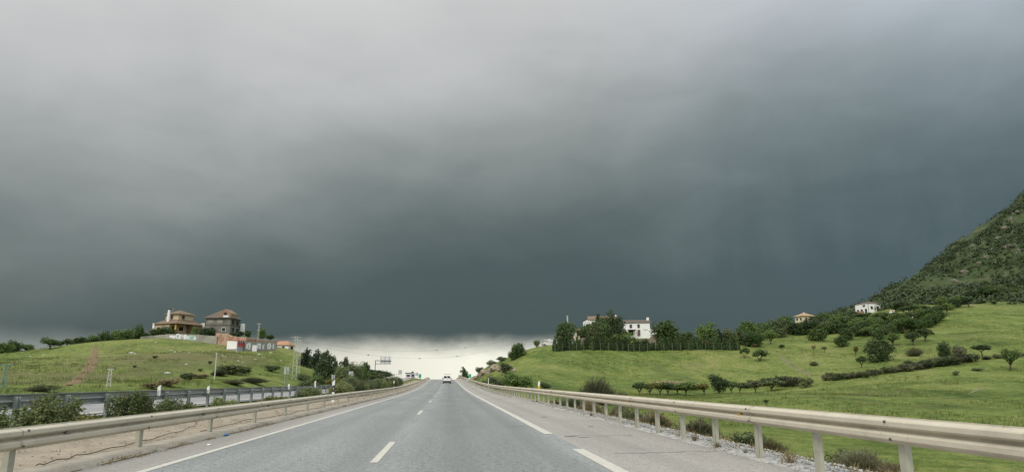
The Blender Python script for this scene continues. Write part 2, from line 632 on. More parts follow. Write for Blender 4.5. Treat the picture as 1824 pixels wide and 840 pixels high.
M['bolt'] = plain('dark_bolt', (.07, .065, .055), .6, .2)
def weathered(name, col, seed):
    m, q, b, o = newmat(name)
    p = pos(q)
    st = q.noise(q.vscale(p, (1, 5, .7)), 1.3, 5, .65)
    bl = q.noise(q.vscale(p, (1, 1.2, 3)), 1.1 + seed * .1, 6, .7, .5)
    ru = q.noise(q.vscale(p, (3, 3, 3)), 2.2, 5, .75)
    c = q.ramp(q.math('MULTIPLY_ADD', bl, .88, q.math('MULTIPLY', st, .12)), [(.28, tuple(k * .72 for k in col)), (.45, tuple(k * .95 for k in col)), (.68, tuple(min(1, k * 1.08) for k in col))])
    c = q.mix(q.ramp(ru, [(.63, 0.), (.72, .55)]), c, (.20, .13, .07))
    q.put(b.inputs['Base Color'], c)
    q.put(b.inputs['Roughness'], q.ramp(bl, [(.3, .9), (.7, .62)]))
    b.inputs['Specular IOR Level'].default_value = .3
    return m


M['rail'] = weathered('weathered_sand_rail', (.53, .485, .385), 0)
M['post'] = weathered('weathered_grey_post', (.37, .365, .29), 3)
M['amber'] = plain('amber_reflector', (.42, .26, .05), .35, .1)
M['greyref'] = plain('grey_reflector', (.17, .155, .12), .4, .1)
M['white'] = plain('white_plastic', (.78, .78, .76), .5, .05)
M['black'] = plain('black_plastic', (.025, .025, .025), .5, .1)
M['yellow'] = plain('yellow_plastic', (.62, .42, .04), .5, .1)
M['cable'] = plain('black_cable', (.045, .04, .035), .6, .2)
M['blue'] = plain('blue_litter', (.07, .22, .45), .5, .2)
M['litter'] = plain('pale_litter', (.72, .72, .72), .6, .1)
M['carwhite'] = plain('white_car_paint', (.80, .80, .80), .3, .03)
M['glass'] = plain('dark_glass', (.022, .026, .030), .12, .1)
M['rubber'] = plain('rubber', (.02, .02, .02), .8, .1)
M['red'] = plain('red_lens', (.45, .03, .02), .3, .1)
M['plate'] = plain('number_plate', (.75, .75, .72), .4, .02)
M['limewash'] = plain('white_limewash', (.80, .795, .775), .9, .06, .7, bumpd=.01)
M['beige'] = plain('beige_render', (.52, .42, .285), .9, .15, .6)
M['brown'] = plain('brown_render', (.27, .185, .12), .9, .18, .8)
M['yellowcol'] = plain('yellow_column', (.66, .41, .09), .8, .08)
M['block'] = plain('grey_blockwork', (.175, .168, .145), .95, .55, .5, bumpd=.05)
M['blockdk'] = plain('dark_blockwork', (.105, .095, .08), .95, .4, .6)
M['pinkbrick'] = plain('pink_brick', (.40, .285, .20), .9, .16, .9)
M['redbrick'] = plain('red_brick', (.27, .125, .075), .9, .15, 2)
M['conc'] = plain('stained_concrete', (.28, .265, .225), .95, .45, .45, bumpd=.02)
M['cream'] = plain('cream_render', (.66, .58, .42), .9, .08, .6)
M['tile'] = tilemat('clay_tiles', (.195, .138, .088))
M['tilebrown'] = tilemat('brown_tiles', (.125, .102, .080))
M['tileorange'] = tilemat('orange_tiles', (.42, .23, .135))
M['tiletan'] = tilemat('tan_tiles', (.42, .29, .16))
M['tinred'] = plain('red_sheet', (.36, .095, .06), .7, .2, 2)
M['dark'] = plain('painted_opening_shade', (.02, .018, .016), .9, .1)  # near-black sheet colour, painted in for the shade inside doorways and openings
M['shutter'] = plain('brown_shutter', (.12, .085, .06), .8, .2, 3)
M['gred'] = plain('red_spray_paint', (.52, .05, .06), .8, .15, 2)
M['gblue'] = plain('blue_spray_paint', (.10, .12, .30), .8, .2, 2)
M['gmint'] = plain('mint_spray_paint', (.35, .52, .44), .8, .25, 1.5)
M['gwhite'] = plain('white_spray_paint', (.70, .70, .70), .85, .12, 2)
M['ggrey'] = plain('grey_spray_paint', (.33, .36, .37), .85, .25, 2)
M['mast'] = plain('pale_mast', (.50, .50, .43), .7, .15, 1.5)
M['greenmast'] = plain('green_mast', (.16, .25, .20), .7, .15, 1.5)
M['signback'] = plain('grey_sign_back', (.44, .45, .45), .5, .08, 2, metal=.2)
M['signdark'] = plain('dark_sign_back', (.10, .10, .11), .6, .12, 2)
M['signgreen'] = plain('green_sign', (.04, .36, .22), .5, .08, 2)
M['wire'] = plain('wire', (.16, .16, .16), .6, .1)
M['bark'] = plain('bark', (.085, .065, .045), .95, .35, 4.)
M['leafmed'] = leafmat('leaf_median', (.090, .120, .042), (.270, .310, .130), .3)
M['leaf'] = leafmat('leaf_green', (0.052, 0.088, 0.027), (0.165, 0.24, 0.068))
M['leafdk'] = leafmat('leaf_dark', (0.036, 0.062, 0.024), (0.102, 0.152, 0.052))
M['leafol'] = leafmat('leaf_olive', (0.06, 0.085, 0.036), (0.175, 0.21, 0.092))
M['leafbr'] = leafmat('leaf_bright', (0.04, 0.08, 0.02), (0.12, 0.185, 0.05))
M['leafye'] = leafmat('leaf_yellowish', (0.075, 0.085, 0.02), (0.235, 0.225, 0.06))
M['weedy'] = leafmat('leaf_weedy', (.050, .048, .024), (.150, .140, .065), .2)
M['scrubA'] = leafmat('scrub_olive', (.030, .048, .022), (.096, .128, .056), .15, .035)
M['scrubB'] = leafmat('scrub_dark', (.022, .038, .018), (.068, .098, .042), .15, .05)
M['meadow'] = leafmat('meadow_weeds', (.085, .120, .028), (.250, .265, .085), .4, .12)
M['leafdry'] = leafmat('leaf_dry', (0.141, 0.113, 0.06), (0.333, 0.271, 0.149), .1)
M['leafgrey'] = leafmat('leaf_greyish', (0.072, 0.081, 0.044), (0.201, 0.201, 0.114))
M['leafcon'] = leafmat('leaf_conifer', (0.024, 0.044, 0.022), (0.081, 0.119, 0.045))
M['leafcyp'] = leafmat('leaf_cypress', (.026, .052, .018), (.078, .125, .036), .12)
M['blade'] = leafmat('grass_blade', (.060, .110, .018), (.185, .225, .040), .3)
M['bladedry'] = leafmat('dry_blade', (.13, .115, .045), (.30, .235, .12), .2)

# ------------------------------------------------------------------ the land
fr = np.radians(np.arange(-52, 64.01, .19))
bk = np.radians(np.arange(64 + 4, 308 - .1, 4.))
ang = np.concatenate([fr, bk])
rad = np.concatenate([[2.], np.geomspace(4, 1000, 430), np.geomspace(1100, 9000, 14)])
na, nr_ = len(ang), len(rad)
AA, RR = np.meshgrid(ang, rad)
gx, gy = RR * np.sin(AA), RR * np.cos(AA)
gz = H(gx, gy)
V = np.stack([gx, gy, gz], -1).reshape(-1, 3)
ii, jj = np.meshgrid(np.arange(nr_ - 1), np.arange(na), indexing='ij')
j2 = (jj + 1) % na
Fq = np.stack([ii * na + jj, (ii + 1) * na + jj, (ii + 1) * na + j2, ii * na + j2], -1).reshape(-1, 4)[:, ::-1]
me = npmesh('ground', V, Fq, M['land'], True)
fx, fy = V[:, 0], V[:, 1]
rr = np.hypot(fx, fy)
# bearing of a point as seen along the road, to tell the two hillsides apart
mtn = smooth(345, 430, rr + (vnoise(fx / 17, fy / 17, 9) - .5) * 60) * smooth(165, 250, fx)
soil = np.zeros(len(V))
soil += .56 * smooth(-30, -45, fx) * smooth(60, 90, fy) * (1 - smooth(190, 220, rr)) * (.35 + .65 * vnoise(fx / 30, fy / 30, 11))
soil += .60 * smooth(18, 40, fx) * vnoise(fx / 45, fy / 45, 12) * smooth(.45, .8, vnoise(fx / 28, fy / 28, 13))
soil += .85 * smooth(5.5, 7, fx) * (1 - smooth(8.8, 11.5, fx)) * (fy < 160)
soil += .7 * smooth(-10.5, -9, fx) * (1 - smooth(-8.5, -6, fx))
for u_, v_, rad_, amt in [(1655, 622, 20, .62), (1625, 640, 14, .5), (1480, 618, 16, .35), (1250, 650, 13, .40), (1045, 655, 9, .45), (1000, 660, 8, .3), (1700, 600, 18, .45), (1560, 700, 9, .35), (1400, 640, 12, .3),
                          (60, 682, 14, .7), (40, 676, 12, .5), (300, 640, 15, .55), (345, 632, 14, .5), (440, 640, 12, .45), (250, 660, 14, .4), (480, 640, 12, .5), (190, 690, 9, .4)]:
    p_ = ground(u_, v_)
    soil += .45 * amt * np.exp(-((fx - p_[0]) ** 2 + (fy - p_[1]) ** 2) / (rad_ * rad_))
soil *= (1 - mtn)
for nm, arr in (('mountain', mtn), ('soil', soil)):
    a_ = me.attributes.new(nm, 'FLOAT', 'POINT')
    a_.data.foreach_set('value', arr.astype(np.float32))
tag(link('ground', me), kind='structure')


def ribbon(name, xs, zo, y0, y1, mat, step=2., rag=None, parent=None, kind='structure', seed=3):
    """a strip along the road; rag = wobble of its outer two edges"""
    ys = np.arange(y0, y1 + .01, step)
    n = len(xs)
    vs = []
    for y in ys:
        zr = float(zroad(y))
        for k, (x, z) in enumerate(zip(xs, zo)):
            dx = 0
            if rag and k == 0:
                dx = (vnoise(np.array([y * 1.3]), np.array([seed * 7.])) [0] - .5) * rag[0]
            if rag and k == n - 1:
                dx = (vnoise(np.array([y * 1.1 + 50]), np.array([seed * 5.]))[0] - .5) * rag[1]
            vs.append((x + dx + float(xroad(y)), y, zr + z))
    fs = [(i * n + k, i * n + k + 1, (i + 1) * n + k + 1, (i + 1) * n + k) for i in range(len(ys) - 1) for k in range(n - 1)]
    o = link(name, npmesh(name, np.array(vs), np.array(fs), mat), parent)
    if kind and not parent:
        o['kind'] = kind
    return o


Y0, Y1 = -24, 330
ribbon('gravel_verge', [4.95, 5.6, 6.1, 6.6], [-.012, .012, -.01, -.12], Y0, 60, M['gravel'], .3, (0, .8))
ribbon('concrete_gutter', [5.42, 5.5, 5.95, 6.1], [.0, .05, .07, -.05], 47, Y1, M['kerb'], 2., (0, .1))
road = ribbon('road', [-4.62, -2.9, -1.2, .7, 2.66], [0, 0, 0, 0, 0], Y0, Y1, M['lane'], 3.)
ribbon('hard_shoulder', [2.66, 4.0, 5.32], [0, 0, .0], Y0, Y1, M['shoulder'], .3, (0, .55))
ribbon('inner_shoulder', [-5.6, -5.1, -4.62], [-.004, 0, 0], Y0, Y1, M['shoulder'], .6, (.16, 0), seed=8)
ribbon('median_strip', [-8.4, -7.6, -6.7, -5.9, -5.5], [.22, .16, .12, .075, .01], Y0, 190, M['sand'], .7, (.8, .0), seed=5)
ribbon('kerb', [-6.05, -5.95, -5.62, -5.5], [.03, .095, .085, -.03], Y0, 260, M['kerb'], .35, (.10, .18), seed=9)
ribbon('opposite_carriageway', [-20.5, -15, -9.95], [.36, .40, .36], Y0, Y1, M['opposite'], 4.)


def dash(x, w, y0, y1, z=.005, par=road):
    ribbon('lane_marking', [x - w / 2, x + w / 2], [z, z], y0, y1, M['paint'], min(2., y1 - y0 - .001) if y1 - y0 < 8 else 3., parent=par)


ys_ = 12.0
dash(-1.2, .13, -5, 0.4)
for k in range(13):
    dash(-1.2, .13, 12.0 + 17 * k, 17.4 + 17 * k)
ribbon('edge_line', [-4.56, -4.41], [.005, .005], Y0, 320, M['paint'], 2., parent=road)
ribbon('edge_line', [2.44, 2.67], [.006, .006], Y0, 15.3, M['paint'], 2., parent=road)
ribbon('edge_line', [2.44, 2.67], [.006, .006], 18.0, 320, M['paint'], 2., parent=road)
M['tar'] = plain('dark_crack', (.075, .078, .075), .9, .3, 5, world=True)
rd = random.Random(2)
for x0, x1, y_ in ((-1.0, 2.5, 32.6), (-4.3, -1.4, 27.0), (-.4, 2.4, 21.4), (2.8, 5.0, 24.5), (2.9, 4.6, 17.6), (3.1, 5.1, 13.2)):
    n_ = 26
    mb = MB()
    yy = y_
    pts_ = []
    for i in range(n_ + 1):
        yy += rd.uniform(-.11, .11)
        pts_.append((x0 + (x1 - x0) * i / n_, yy))
    vs_ = []
    for i, (x_, y2) in enumerate(pts_):
        w_ = .006 + .016 * rd.random()
        vs_ += [(x_, y2 - w_, float(zroad(y2)) + .0035), (x_, y2 + w_, float(zroad(y2)) + .0035)]
    mb.add(vs_, [(2 * i, 2 * i + 2, 2 * i + 3, 2 * i + 1) for i in range(n_)])
    mb.build('crack', M['tar'], road)
for cx_, cy_, rx_, ry_ in ((2.95, 17.2, .20, .10), (3.25, 16.9, .16, .08), (3.6, 26.5, .12, .2), (4.2, 20.8, .10, .14)):
    vs_ = [(cx_ + rx_ * math.cos(6.283 * k / 12) * rd.uniform(.6, 1.1), cy_ + ry_ * math.sin(6.283 * k / 12) * rd.uniform(.6, 1.1), float(zroad(cy_)) + .0036) for k in range(12)]
    MB().add(vs_, [tuple(range(12))]).build('tar_patch', M['tar'], road)
oc = bpy.data.objects['opposite_carriageway']
ribbon('edge_line', [-10.6, -10.42], [.40, .40], Y0, 320, M['paint'], 4., parent=oc)
for k in range(14):
    ribbon('lane_marking', [-14.3, -14.17], [.415, .415], 8 + 17 * k, 13 + 17 * k, M['paint'], 5., parent=oc)


def drape(name, pts, w, mat, lift=.06, seed=1, nx=4):
    """a worn strip lying on the land along a line of places; pts (x, y)"""
    P = np.array(pts, float)
    seg = np.hypot(*np.diff(P, axis=0).T)
    t = np.concatenate([[0], np.cumsum(seg)])
    n = max(8, int(t[-1] / .8))
    tt = np.linspace(0, t[-1], n)
    px, py = np.interp(tt, t, P[:, 0]), np.interp(tt, t, P[:, 1])
    k5 = np.ones(9) / 9
    px = np.convolve(np.pad(px, 4, mode='edge'), k5, 'valid'); py = np.convolve(np.pad(py, 4, mode='edge'), k5, 'valid')
    tx, ty = np.gradient(px), np.gradient(py)
    l = np.hypot(tx, ty) + 1e-6
    nx_, ny_ = -ty / l, tx / l
    vs = []
    for i in range(n):
        e = min(1, i / 6, (n - 1 - i) / 6)
        for k in range(nx + 1):
            s = (k / nx - .5) * w * (.35 + .65 * e) * (1 + .5 * (vnoise(np.array([tt[i] * .5]), np.array([seed + k * 3.1]))[0] - .5)) + (.35 * w * (vnoise(np.array([tt[i] * .9]), np.array([seed * 5.3 + (k > nx / 2) * 7.7]))[0] - .5))
            x, y = px[i] + nx_[i] * s, py[i] + ny_[i] * s
            vs.append((x, y, h1(x, y) + (lift if 0 < k < nx else -.05)))
    m_ = nx + 1
    fs = [(i * m_ + k, i * m_ + k + 1, (i + 1) * m_ + k + 1, (i + 1) * m_ + k) for i in range(n - 1) for k in range(nx)]
    return tag(link(name, npmesh(name, np.array(vs), np.array(fs), mat, True)), kind='structure')


def gxy(*uv):
    return [tuple(ground(u, v)[:2]) for u, v in uv]


drape('dirt_track', gxy((170, 615), (169, 625), (168, 636), (167, 646), (160, 656), (149, 666), (137, 675), (122, 687)), 1.35, M['dirt'], .07, 1, 6)
drape('dirt_track', gxy((158, 634), (160, 645), (152, 657), (142, 667), (131, 677)), .6, M['dirt'], .09, 4, 5)
drape('dirt_track', gxy((1388, 632), (1392, 638), (1402, 648), (1415, 655), (1430, 663), (1440, 670)), .8, M['track'], .07, 5)
drape('dirt_track', gxy((1394, 632), (1400, 639), (1411, 647), (1424, 654), (1438, 662), (1449, 669)), .6, M['track'], .08, 6)
drape('dirt_track', gxy((1540, 689), (1570, 688), (1600, 684)), .7, M['track'], .03, 7)
drape('dirt_track', gxy((1715, 703), (1735, 697), (1752, 690), (1768, 687)), .7, M['track'], .03, 8)

# ------------------------------------------------------------------ guard rails
WP = [(.0, 0), (.0, .014), (.074, .044), (.084, .056), (.084, .106), (.074, .118), (.008, .146), (.0, .155), (.008, .164), (.074, .192), (.084, .204), (.084, .254),
      (.074, .266), (.0, .296), (0, .31)]


def beam_mesh(name, L, side, hgt, mat):
    """W-section beam of length L along +y; side = +1 bulges to +x"""
    k = hgt / .31
    out = [(side * n, z * k) for n, z in WP]
    inn = [(side * (n - .012), z * k) for n, z in WP][::-1]
    poly = out + inn
    n = len(poly)
    vs = [(p[0], y, p[1]) for y in (0, L) for p in poly]
    fs = [(i, (i + 1) % n, n + (i + 1) % n, n + i) for i in range(n)]
    b = MB().add(vs, fs)
    me = b.mesh(name, mat, False)
    return me


def post_mesh(name, h, side, mat, w=.13, dp=.075):
    b = MB()
    t = .012
    b.box((0, 0, h / 2), (t, w, h))                              # web facing the road
    b.box((-side * dp / 2, -w / 2 + t / 2, h / 2), (dp, t, h - .004))
    b.box((-side * dp / 2, w / 2 - t / 2, h / 2), (dp, t, h - .004))
    return b.mesh(name, mat)


def guard_rail(x, side, y0, y1, ztop, hgt, spacing, mat, pmat, label, refl, rstep, rphase, zbase=0., seglen=4., clip_far=None, pphase=0.):
    root = empty('guard_rail', (x, 0, 0))
    tag(root, label, 'guard rail')
    bms = {}
    y = y0
    k = 0
    while y < y1:
        L = seglen if y < 90 else seglen * 2
        z0, z1 = float(zroad(y)), float(zroad(y + L))
        key = L
        if key not in bms:
            bms[key] = beam_mesh('beam', L + .16, side, hgt, mat)
        o = link('beam', bms[key], root, (side * (.007 * (k % 2)) + float(xroad(y)), y, z0 + ztop - hgt))
        o.rotation_euler = (math.atan2(z1 - z0, L), 0, math.atan2(float(xroad(y) - xroad(y + L)), L) + R(random.uniform(-.04, .04)))
        y += L
        k += 1
    pm = post_mesh('post', ztop - zbase + .25 - .05, side, pmat)
    y = y0 + pphase
    while y < y1:
        link('post', pm, root, (-side * .02 + float(xroad(y)), y, float(zroad(y)) + zbase - .25), R(random.uniform(-3, 3)))
        y += spacing * (1 if y < 110 else 2)
    blm = MB().tube([(0, 0, 0), (side * .03, 0, 0)], .017, 6).mesh('bolt', M['bolt'])
    rb = MB()
    rb.tube([(0, 0, 0), (side * .03, 0, 0)], .055, 10)
    rbm = rb.mesh('reflector', refl)
    y = y0
    while y < min(y1, 46):
        for zz, nn_ in ((-.045, .035), (.045, .035), (-.10, .075), (.10, .075)):
            link('bolt', blm, root, (side * nn_, y + .06 + (.05 if zz > 0 else -.03), float(zroad(y)) + ztop - hgt / 2 + zz))
        y += seglen
    y = y0 + rphase
    while y < min(y1, 150):
        link('reflector', rbm, root, (side * .035 + float(xroad(y)), y, float(zroad(y)) + ztop - hgt / 2))
        y += rstep
    return root


random.seed(4)
guard_rail(5.36, -1, -7.9, 300, .885, .315, 2.0, M['rail'], M['post'],
           'sand-coloured metal guard rail on close-set posts along the right hard shoulder', M['amber'], 8, 4.5, 0.0)
guard_rail(-5.78, 1, -9.8, 300, .70, .30, 4.0, M['rail'], M['post'],
           'sand-coloured metal guard rail on the kerb along the left edge of the road', M['greyref'], 6, 3.2, .06)
guard_rail(-9.2, -1, -10, 59, 1.04, .31, 2.0, M['galv'], M['galvpost'],
           'dull grey guard rail seen from behind beside the opposite carriageway', M['greyref'], 500, 400, .2)
ge = MB()
ge.tube([(-9.2, 59.1, .9), (-9.22, 60.3, .75), (-9.25, 61.4, .45), (-9.28, 62.2, .15)], .10, 6)
ge.build('end_terminal', M['galv'], [o for o in bpy.data.objects if o.name.startswith('guard_rail')][-1]).matrix_parent_inverse = Matrix.Translation((9.2, 0, 0))

# cable and litter on the sand
cb = MB()
pp = [ground(*q) for q in ((62, 846), (78, 840), (118, 829), (140, 822), (197, 809), (240, 798), (278, 788), (325, 774), (345, 766), (350, 760), (346, 754), (338, 750))]
pp = [np.array((p[0], p[1], p[2] + .14)) for p in pp]
fine = []
for a, b_ in zip(pp[:-1], pp[1:]):
    for t in (0, .25, .5, .75):
        fine.append(a + (b_ - a) * t)
fine.append(pp[-1])
fine = [(p[0], p[1], float(zroad(p[1])) + .125 + max(0., (-6.0 - p[0])) * .05 + .015 * math.sin(i * 1.3)) for i, p in enumerate(fine)]
cb.tube(fine, .008, 5)
tag(cb.build('cable', M['cable'], sm=True), 'black cable curling over the sand behind the left guard rail', 'cable')
cb = MB()
fine = [(-6.0 - .12 * math.sin(y * .9) - .1 * math.sin(y * .37), y, float(zroad(y)) + .135 + .015 * math.sin(y * 2)) for y in np.arange(18, 46, .5)]
cb.tube(fine, .008, 5)
tag(cb.build('cable', M['cable'], sm=True), 'long thin black cable lying along the kerb under the left guard rail', 'cable')


def crumple(name, p, s, mat, seed, label, cat):
    rg = random.Random(seed)
    b = MB()
    n = 9
    vs = [(0, 0, s[2])] + [(s[0] * (.6 + .5 * rg.random()) * math.cos(6.283 * k / n), s[1] * (.6 + .5 * rg.random()) * math.sin(6.283 * k / n), s[2] * rg.random() * .7) for k in range(n)] \
        + [(s[0] * .5 * math.cos(6.283 * k / n), s[1] * .5 * math.sin(6.283 * k / n), -.01) for k in range(n)]
    fs = [(0, 1 + k, 1 + (k + 1) % n) for k in range(n)] + [(1 + k, 1 + n + k, 1 + n + (k + 1) % n, 1 + (k + 1) % n) for k in range(n)]
    b.add(vs, fs)
    o = b.build(name, mat, None, p, rg.random() * 6)
    return tag(o, label, cat)


crumple('crumpled_bag', (-5.42, 18.2, .01), (.06, .12, .06), M['blue'], 3, 'crumpled blue plastic litter beside the left kerb', 'litter')
crumple('paper_scrap', (-4.98, 15.6, .004), (.10, .05, .02), M['litter'], 5, 'flat white scrap of paper on the left shoulder', 'litter')

# marker posts
def marker_post(x, y, h, label, style, z=None):
    z = float(zroad(y)) if z is None else z
    r_ = empty('marker_post', (x, y, z))
    tag(r_, label, 'marker post', 'roadside marker posts')
    if style == 'white':
        MB().prism([(-.045, 0), (.045, 0), (.045, h), (-.045, h - .07)], 1, -.02, .02).build('shaft', M['white'], r_)
        MB().box((0, -.024, h - .2), (.035, .008, .08)).build('reflector', M['signback'], r_)
    else:
        band = M['black'] if style == 'black' else M['yellow']
        MB().prism([(-.065, 0), (.065, 0), (.065, h), (-.065, h - .10)], 1, -.03, .03).build('shaft', M['white'], r_)
        MB().prism([(-.069, h * .45), (.069, h * .45), (.069, h * .78), (-.069, h * .72)], 1, -.034, .034).build('band', band, r_)
        MB().box((0, -.038, h * .6), (.05, .008, .14)).build('reflector', M['amber'], r_)
    return r_


marker_post(-9.12, 23.3, .34, 'white marker post on the grey guard rail, nearest of the row', 'white', .86)
marker_post(-9.12, 27.9, .30, 'white marker post on the grey guard rail, second from the left', 'white', .86)
marker_post(-9.12, 41.5, .34, 'small white marker post near the far end of the grey guard rail', 'white', .86)
marker_post(-9.12, 49.5, .52, 'tall white marker post beside the round median shrub', 'white', .86)
marker_post(-6.6, 41.5, 1.25, 'black and white marker post at the start of the oleander hedge', 'black', .15)
marker_post(-6.7, 88.0, 1.35, 'small black and white marker post at the far end of the oleander hedge', 'black')
marker_post(6.1, 47.5, 1.36, 'yellow and white marker post behind the right guard rail', 'yellow', .0)
marker_post(6.3, 112, 1.6, 'distant white marker post behind the right guard rail', 'white')

# ------------------------------------------------------------------ leaves
def leaf_quads(pts, nrm_, size, rg, asp=1.6, jit=.9):
    n = len(pts)
    rnd = rg.normal(size=(n, 3))
    nn = nrm_ + jit * rnd
    nn /= np.linalg.norm(nn, axis=1)[:, None] + 1e-9
    t = np.cross(nn, rg.normal(size=(n, 3)))
    t /= np.linalg.norm(t, axis=1)[:, None] + 1e-9
    b = np.cross(nn, t)
    s = size * (.6 + .8 * rg.random(n))[:, None]
    a = t * s * asp * .5
    c = b * s * .5
    vs = np.stack([pts - a, pts - c * .9 + a * .1, pts + a, pts + c * .9 + a * .1], 1).reshape(-1, 3)
    f = np.arange(4 * n).reshape(-1, 4)
    return vs, f


def crown_pts(lobes, n, rg, clump=.16, per=9, inner=.5):
    L = np.array(lobes, float)
    area = (L[:, 3] * L[:, 4] * L[:, 5]) ** (2 / 3)
    nc = max(1, n // per)
    k = rg.choice(len(L), nc, p=area / area.sum())
    d = rg.normal(size=(nc, 3)); d /= np.linalg.norm(d, axis=1)[:, None]
    rr_ = inner + (1.02 - inner) * rg.random(nc) ** .55
    cc = L[k, :3] + d * L[k, 3:] * rr_[:, None]
    kk = np.repeat(np.arange(nc), per)
    sg = (L[k, 3:].mean(1) * clump)[kk][:, None]
    p = cc[kk] + rg.normal(size=(len(kk), 3)) * sg
    nn = d[kk] * .8 + np.array([0, 0, .45])
    return p, nn


def lobes_round(rg, n, R0, zc, sz, spread):
    out = [(0, 0, zc, R0 * .8, R0 * .8, sz * .8)]
    for i in range(n):
        a = 6.283 * i / n + rg.random()
        e = (rg.random() - .35)
        sp_ = spread * (.55 + .75 * rg.random())
        k_ = .28 + .42 * rg.random()
        out.append((math.cos(a) * sp_, math.sin(a) * sp_, zc + e * sz * 1.15, R0 * k_ * (.8 + .4 * rg.random()), R0 * k_ * (.8 + .4 * rg.random()), sz * k_ * (.8 + .4 * rg.random())))
    return out


# every kind is modelled 1 m tall and 1 m wide and scaled to the plant; (crown mesh, trunk mesh) by kind
KIND = {}


def make_kind(kind, i):
    rg = np.random.default_rng(hash_(kind) + i * 77)
    rd = random.Random(hash_(kind) + i)
    t = MB()
    if kind == 'round':            # dense crown down to near the ground
        lob = lobes_round(rg, 9, .42, .52, .44, .26) + [(.1, .1, .22, .36, .36, .2), (-.14, -.05, .2, .34, .36, .18)]
        p, nn = crown_pts(lob, 4200, rg, .17, 9, .45)
        size = .044
        t.tube([(0, 0, -.05), (.01, 0, .15), (-.01, .01, .45)], [.045, .035, .015], 7)
        for k in range(4):
            a = rd.random() * 6.28
            t.tube([(0, 0, .18), (.12 * math.cos(a), .12 * math.sin(a), .36), (.25 * math.cos(a), .25 * math.sin(a), .55)], [.025, .018, .006], 5)
    elif kind == 'olive':          # loose crown over a visible trunk
        lob = lobes_round(rg, 8, .36, .66, .27, .27)
        p, nn = crown_pts(lob, 2400, rg, .19, 8, .4)
        size = .045
        t.tube([(0, 0, -.05), (.02, 0, .12), (.0, .01, .32)], [.055, .04, .03], 7)
        for k in range(5):
            a = k * 1.26 + rd.random()
            t.tube([(0, 0, .25), (.13 * math.cos(a), .13 * math.sin(a), .45), (.30 * math.cos(a), .30 * math.sin(a), .64 + .1 * rd.random())], [.028, .018, .006], 5)
    elif kind == 'orchard':        # small fruit tree, forked low
        lob = lobes_round(rg, 7, .38, .68, .24, .27)
        p, nn = crown_pts(lob, 1500, rg, .17, 8, .35)
        size = .06
        t.tube([(0, 0, -.05), (.01, 0, .1), (0, 0, .26)], [.045, .038, .03], 7)
        for k in range(4):
            a = k * 1.57 + rd.random()
            t.tube([(0, 0, .22), (.12 * math.cos(a), .12 * math.sin(a), .44), (.27 * math.cos(a), .27 * math.sin(a), .62)], [.026, .018, .006], 5)
    elif kind == 'lean':           # wind-bent tree, two or three separate pads
        lob = [(-.18, 0, .66, .3, .3, .24), (-.30, .05, .56, .16, .2, .15), (.04, 0, .78, .25, .25, .17), (.30, -.05, .58, .22, .22, .16), (.42, 0, .5, .12, .15, .10)]
        p, nn = crown_pts(lob, 1500, rg, .17, 8, .3)
        size = .055
        t.tube([(.06, 0, -.05), (.04, 0, .08), (-.06, 0, .30), (-.16, 0, .55)], [.05, .042, .034, .012], 7)
        t.tube([(.04, 0, .06), (.16, 0, .25), (.28, -.03, .50)], [.038, .03, .01], 6)
    elif kind == 'umbrella':
        lob = [(0, 0, .72, .34, .34, .2), (-.3, 0, .7, .2, .22, .14), (.26, .05, .74, .24, .24, .15), (.05, .2, .75, .25, .2, .15)]
        p, nn = crown_pts(lob, 1300, rg, .18, 8, .3)
        size = .06
        t.tube([(.05, 0, -.05), (.04, 0, .2), (.0, .0, .45)], [.042, .034, .026], 7)
        for sx in (-1, 1):
            t.tube([(.01, 0, .38), (sx * .14, .02, .54), (sx * .28, .03, .68)], [.024, .016, .006], 5)
    elif kind == 'conifer':        # uneven pine / cypress clump
        lob = []
        for k in range(14):
            z = .16 + .8 * k / 13
            w = .34 * (1 - (k / 13) ** 3.0) * (.75 + .5 * rd.random()) + .07
            a = rd.random() * 6.28
            lob.append((w * .6 * math.cos(a), w * .6 * math.sin(a), z, w * .75, w * .75, .11))
        p, nn = crown_pts(lob, 2600, rg, .22, 9, .35)
        size = .048
        t.tube([(0, 0, -.05), (0, 0, .4), (0, 0, .9)], [.04, .03, .006], 6)
    elif kind == 'cypress':        # narrow hedge plant
        lob = [(0, 0, .1 + .09 * k, .5 * (1 - (k / 10.5) ** 2.2) + .05, .5 * (1 - (k / 10.5) ** 2.2) + .05, .09) for k in range(10)]
        p, nn = crown_pts(lob, 800, rg, .16, 7, .5)
        size = .085
        t.tube([(0, 0, -.05), (0, 0, .5), (0, 0, .85)], [.05, .035, .006], 5)
    elif kind == 'bush':           # leafy to the ground, no trunk to be seen
        lob = lobes_round(rg, 8, .40, .42, .42, .28)
        p, nn = crown_pts(lob, 2400, rg, .2, 8, .35)
        size = .050
        for k in range(5):
            a = rd.random() * 6.28
            t.tube([(0, 0, -.05), (.1 * math.cos(a), .1 * math.sin(a), .3), (.25 * math.cos(a), .25 * math.sin(a), .6)], [.02, .014, .005], 4)
    elif kind == 'broom':          # upright wispy stems
        n = 4200
        a = rg.random(n) * 6.283
        r0 = .12 * np.sqrt(rg.random(n)); r1 = .5 * rg.random(n) ** .6
        hgt = (1 - .55 * (r1 / .5) ** 2) * (.55 + .45 * rg.random(n))
        s = .25 + .75 * rg.random(n)
        p = np.stack([np.cos(a) * (r0 + (r1 - r0) * s), np.sin(a) * (r0 + (r1 - r0) * s), hgt * s], 1)
        nn = np.stack([np.cos(a), np.sin(a), np.zeros(n)], 1)
        size = .030
        ax = np.stack([np.cos(a) * .45, np.sin(a) * .45, np.ones(n)], 1) + .25 * rg.normal(size=(n, 3))
        ax /= np.linalg.norm(ax, axis=1)[:, None]
        sd = np.cross(ax, rg.normal(size=(n, 3))); sd /= np.linalg.norm(sd, axis=1)[:, None]
        L_ = (.06 + .10 * rg.random(n))[:, None]
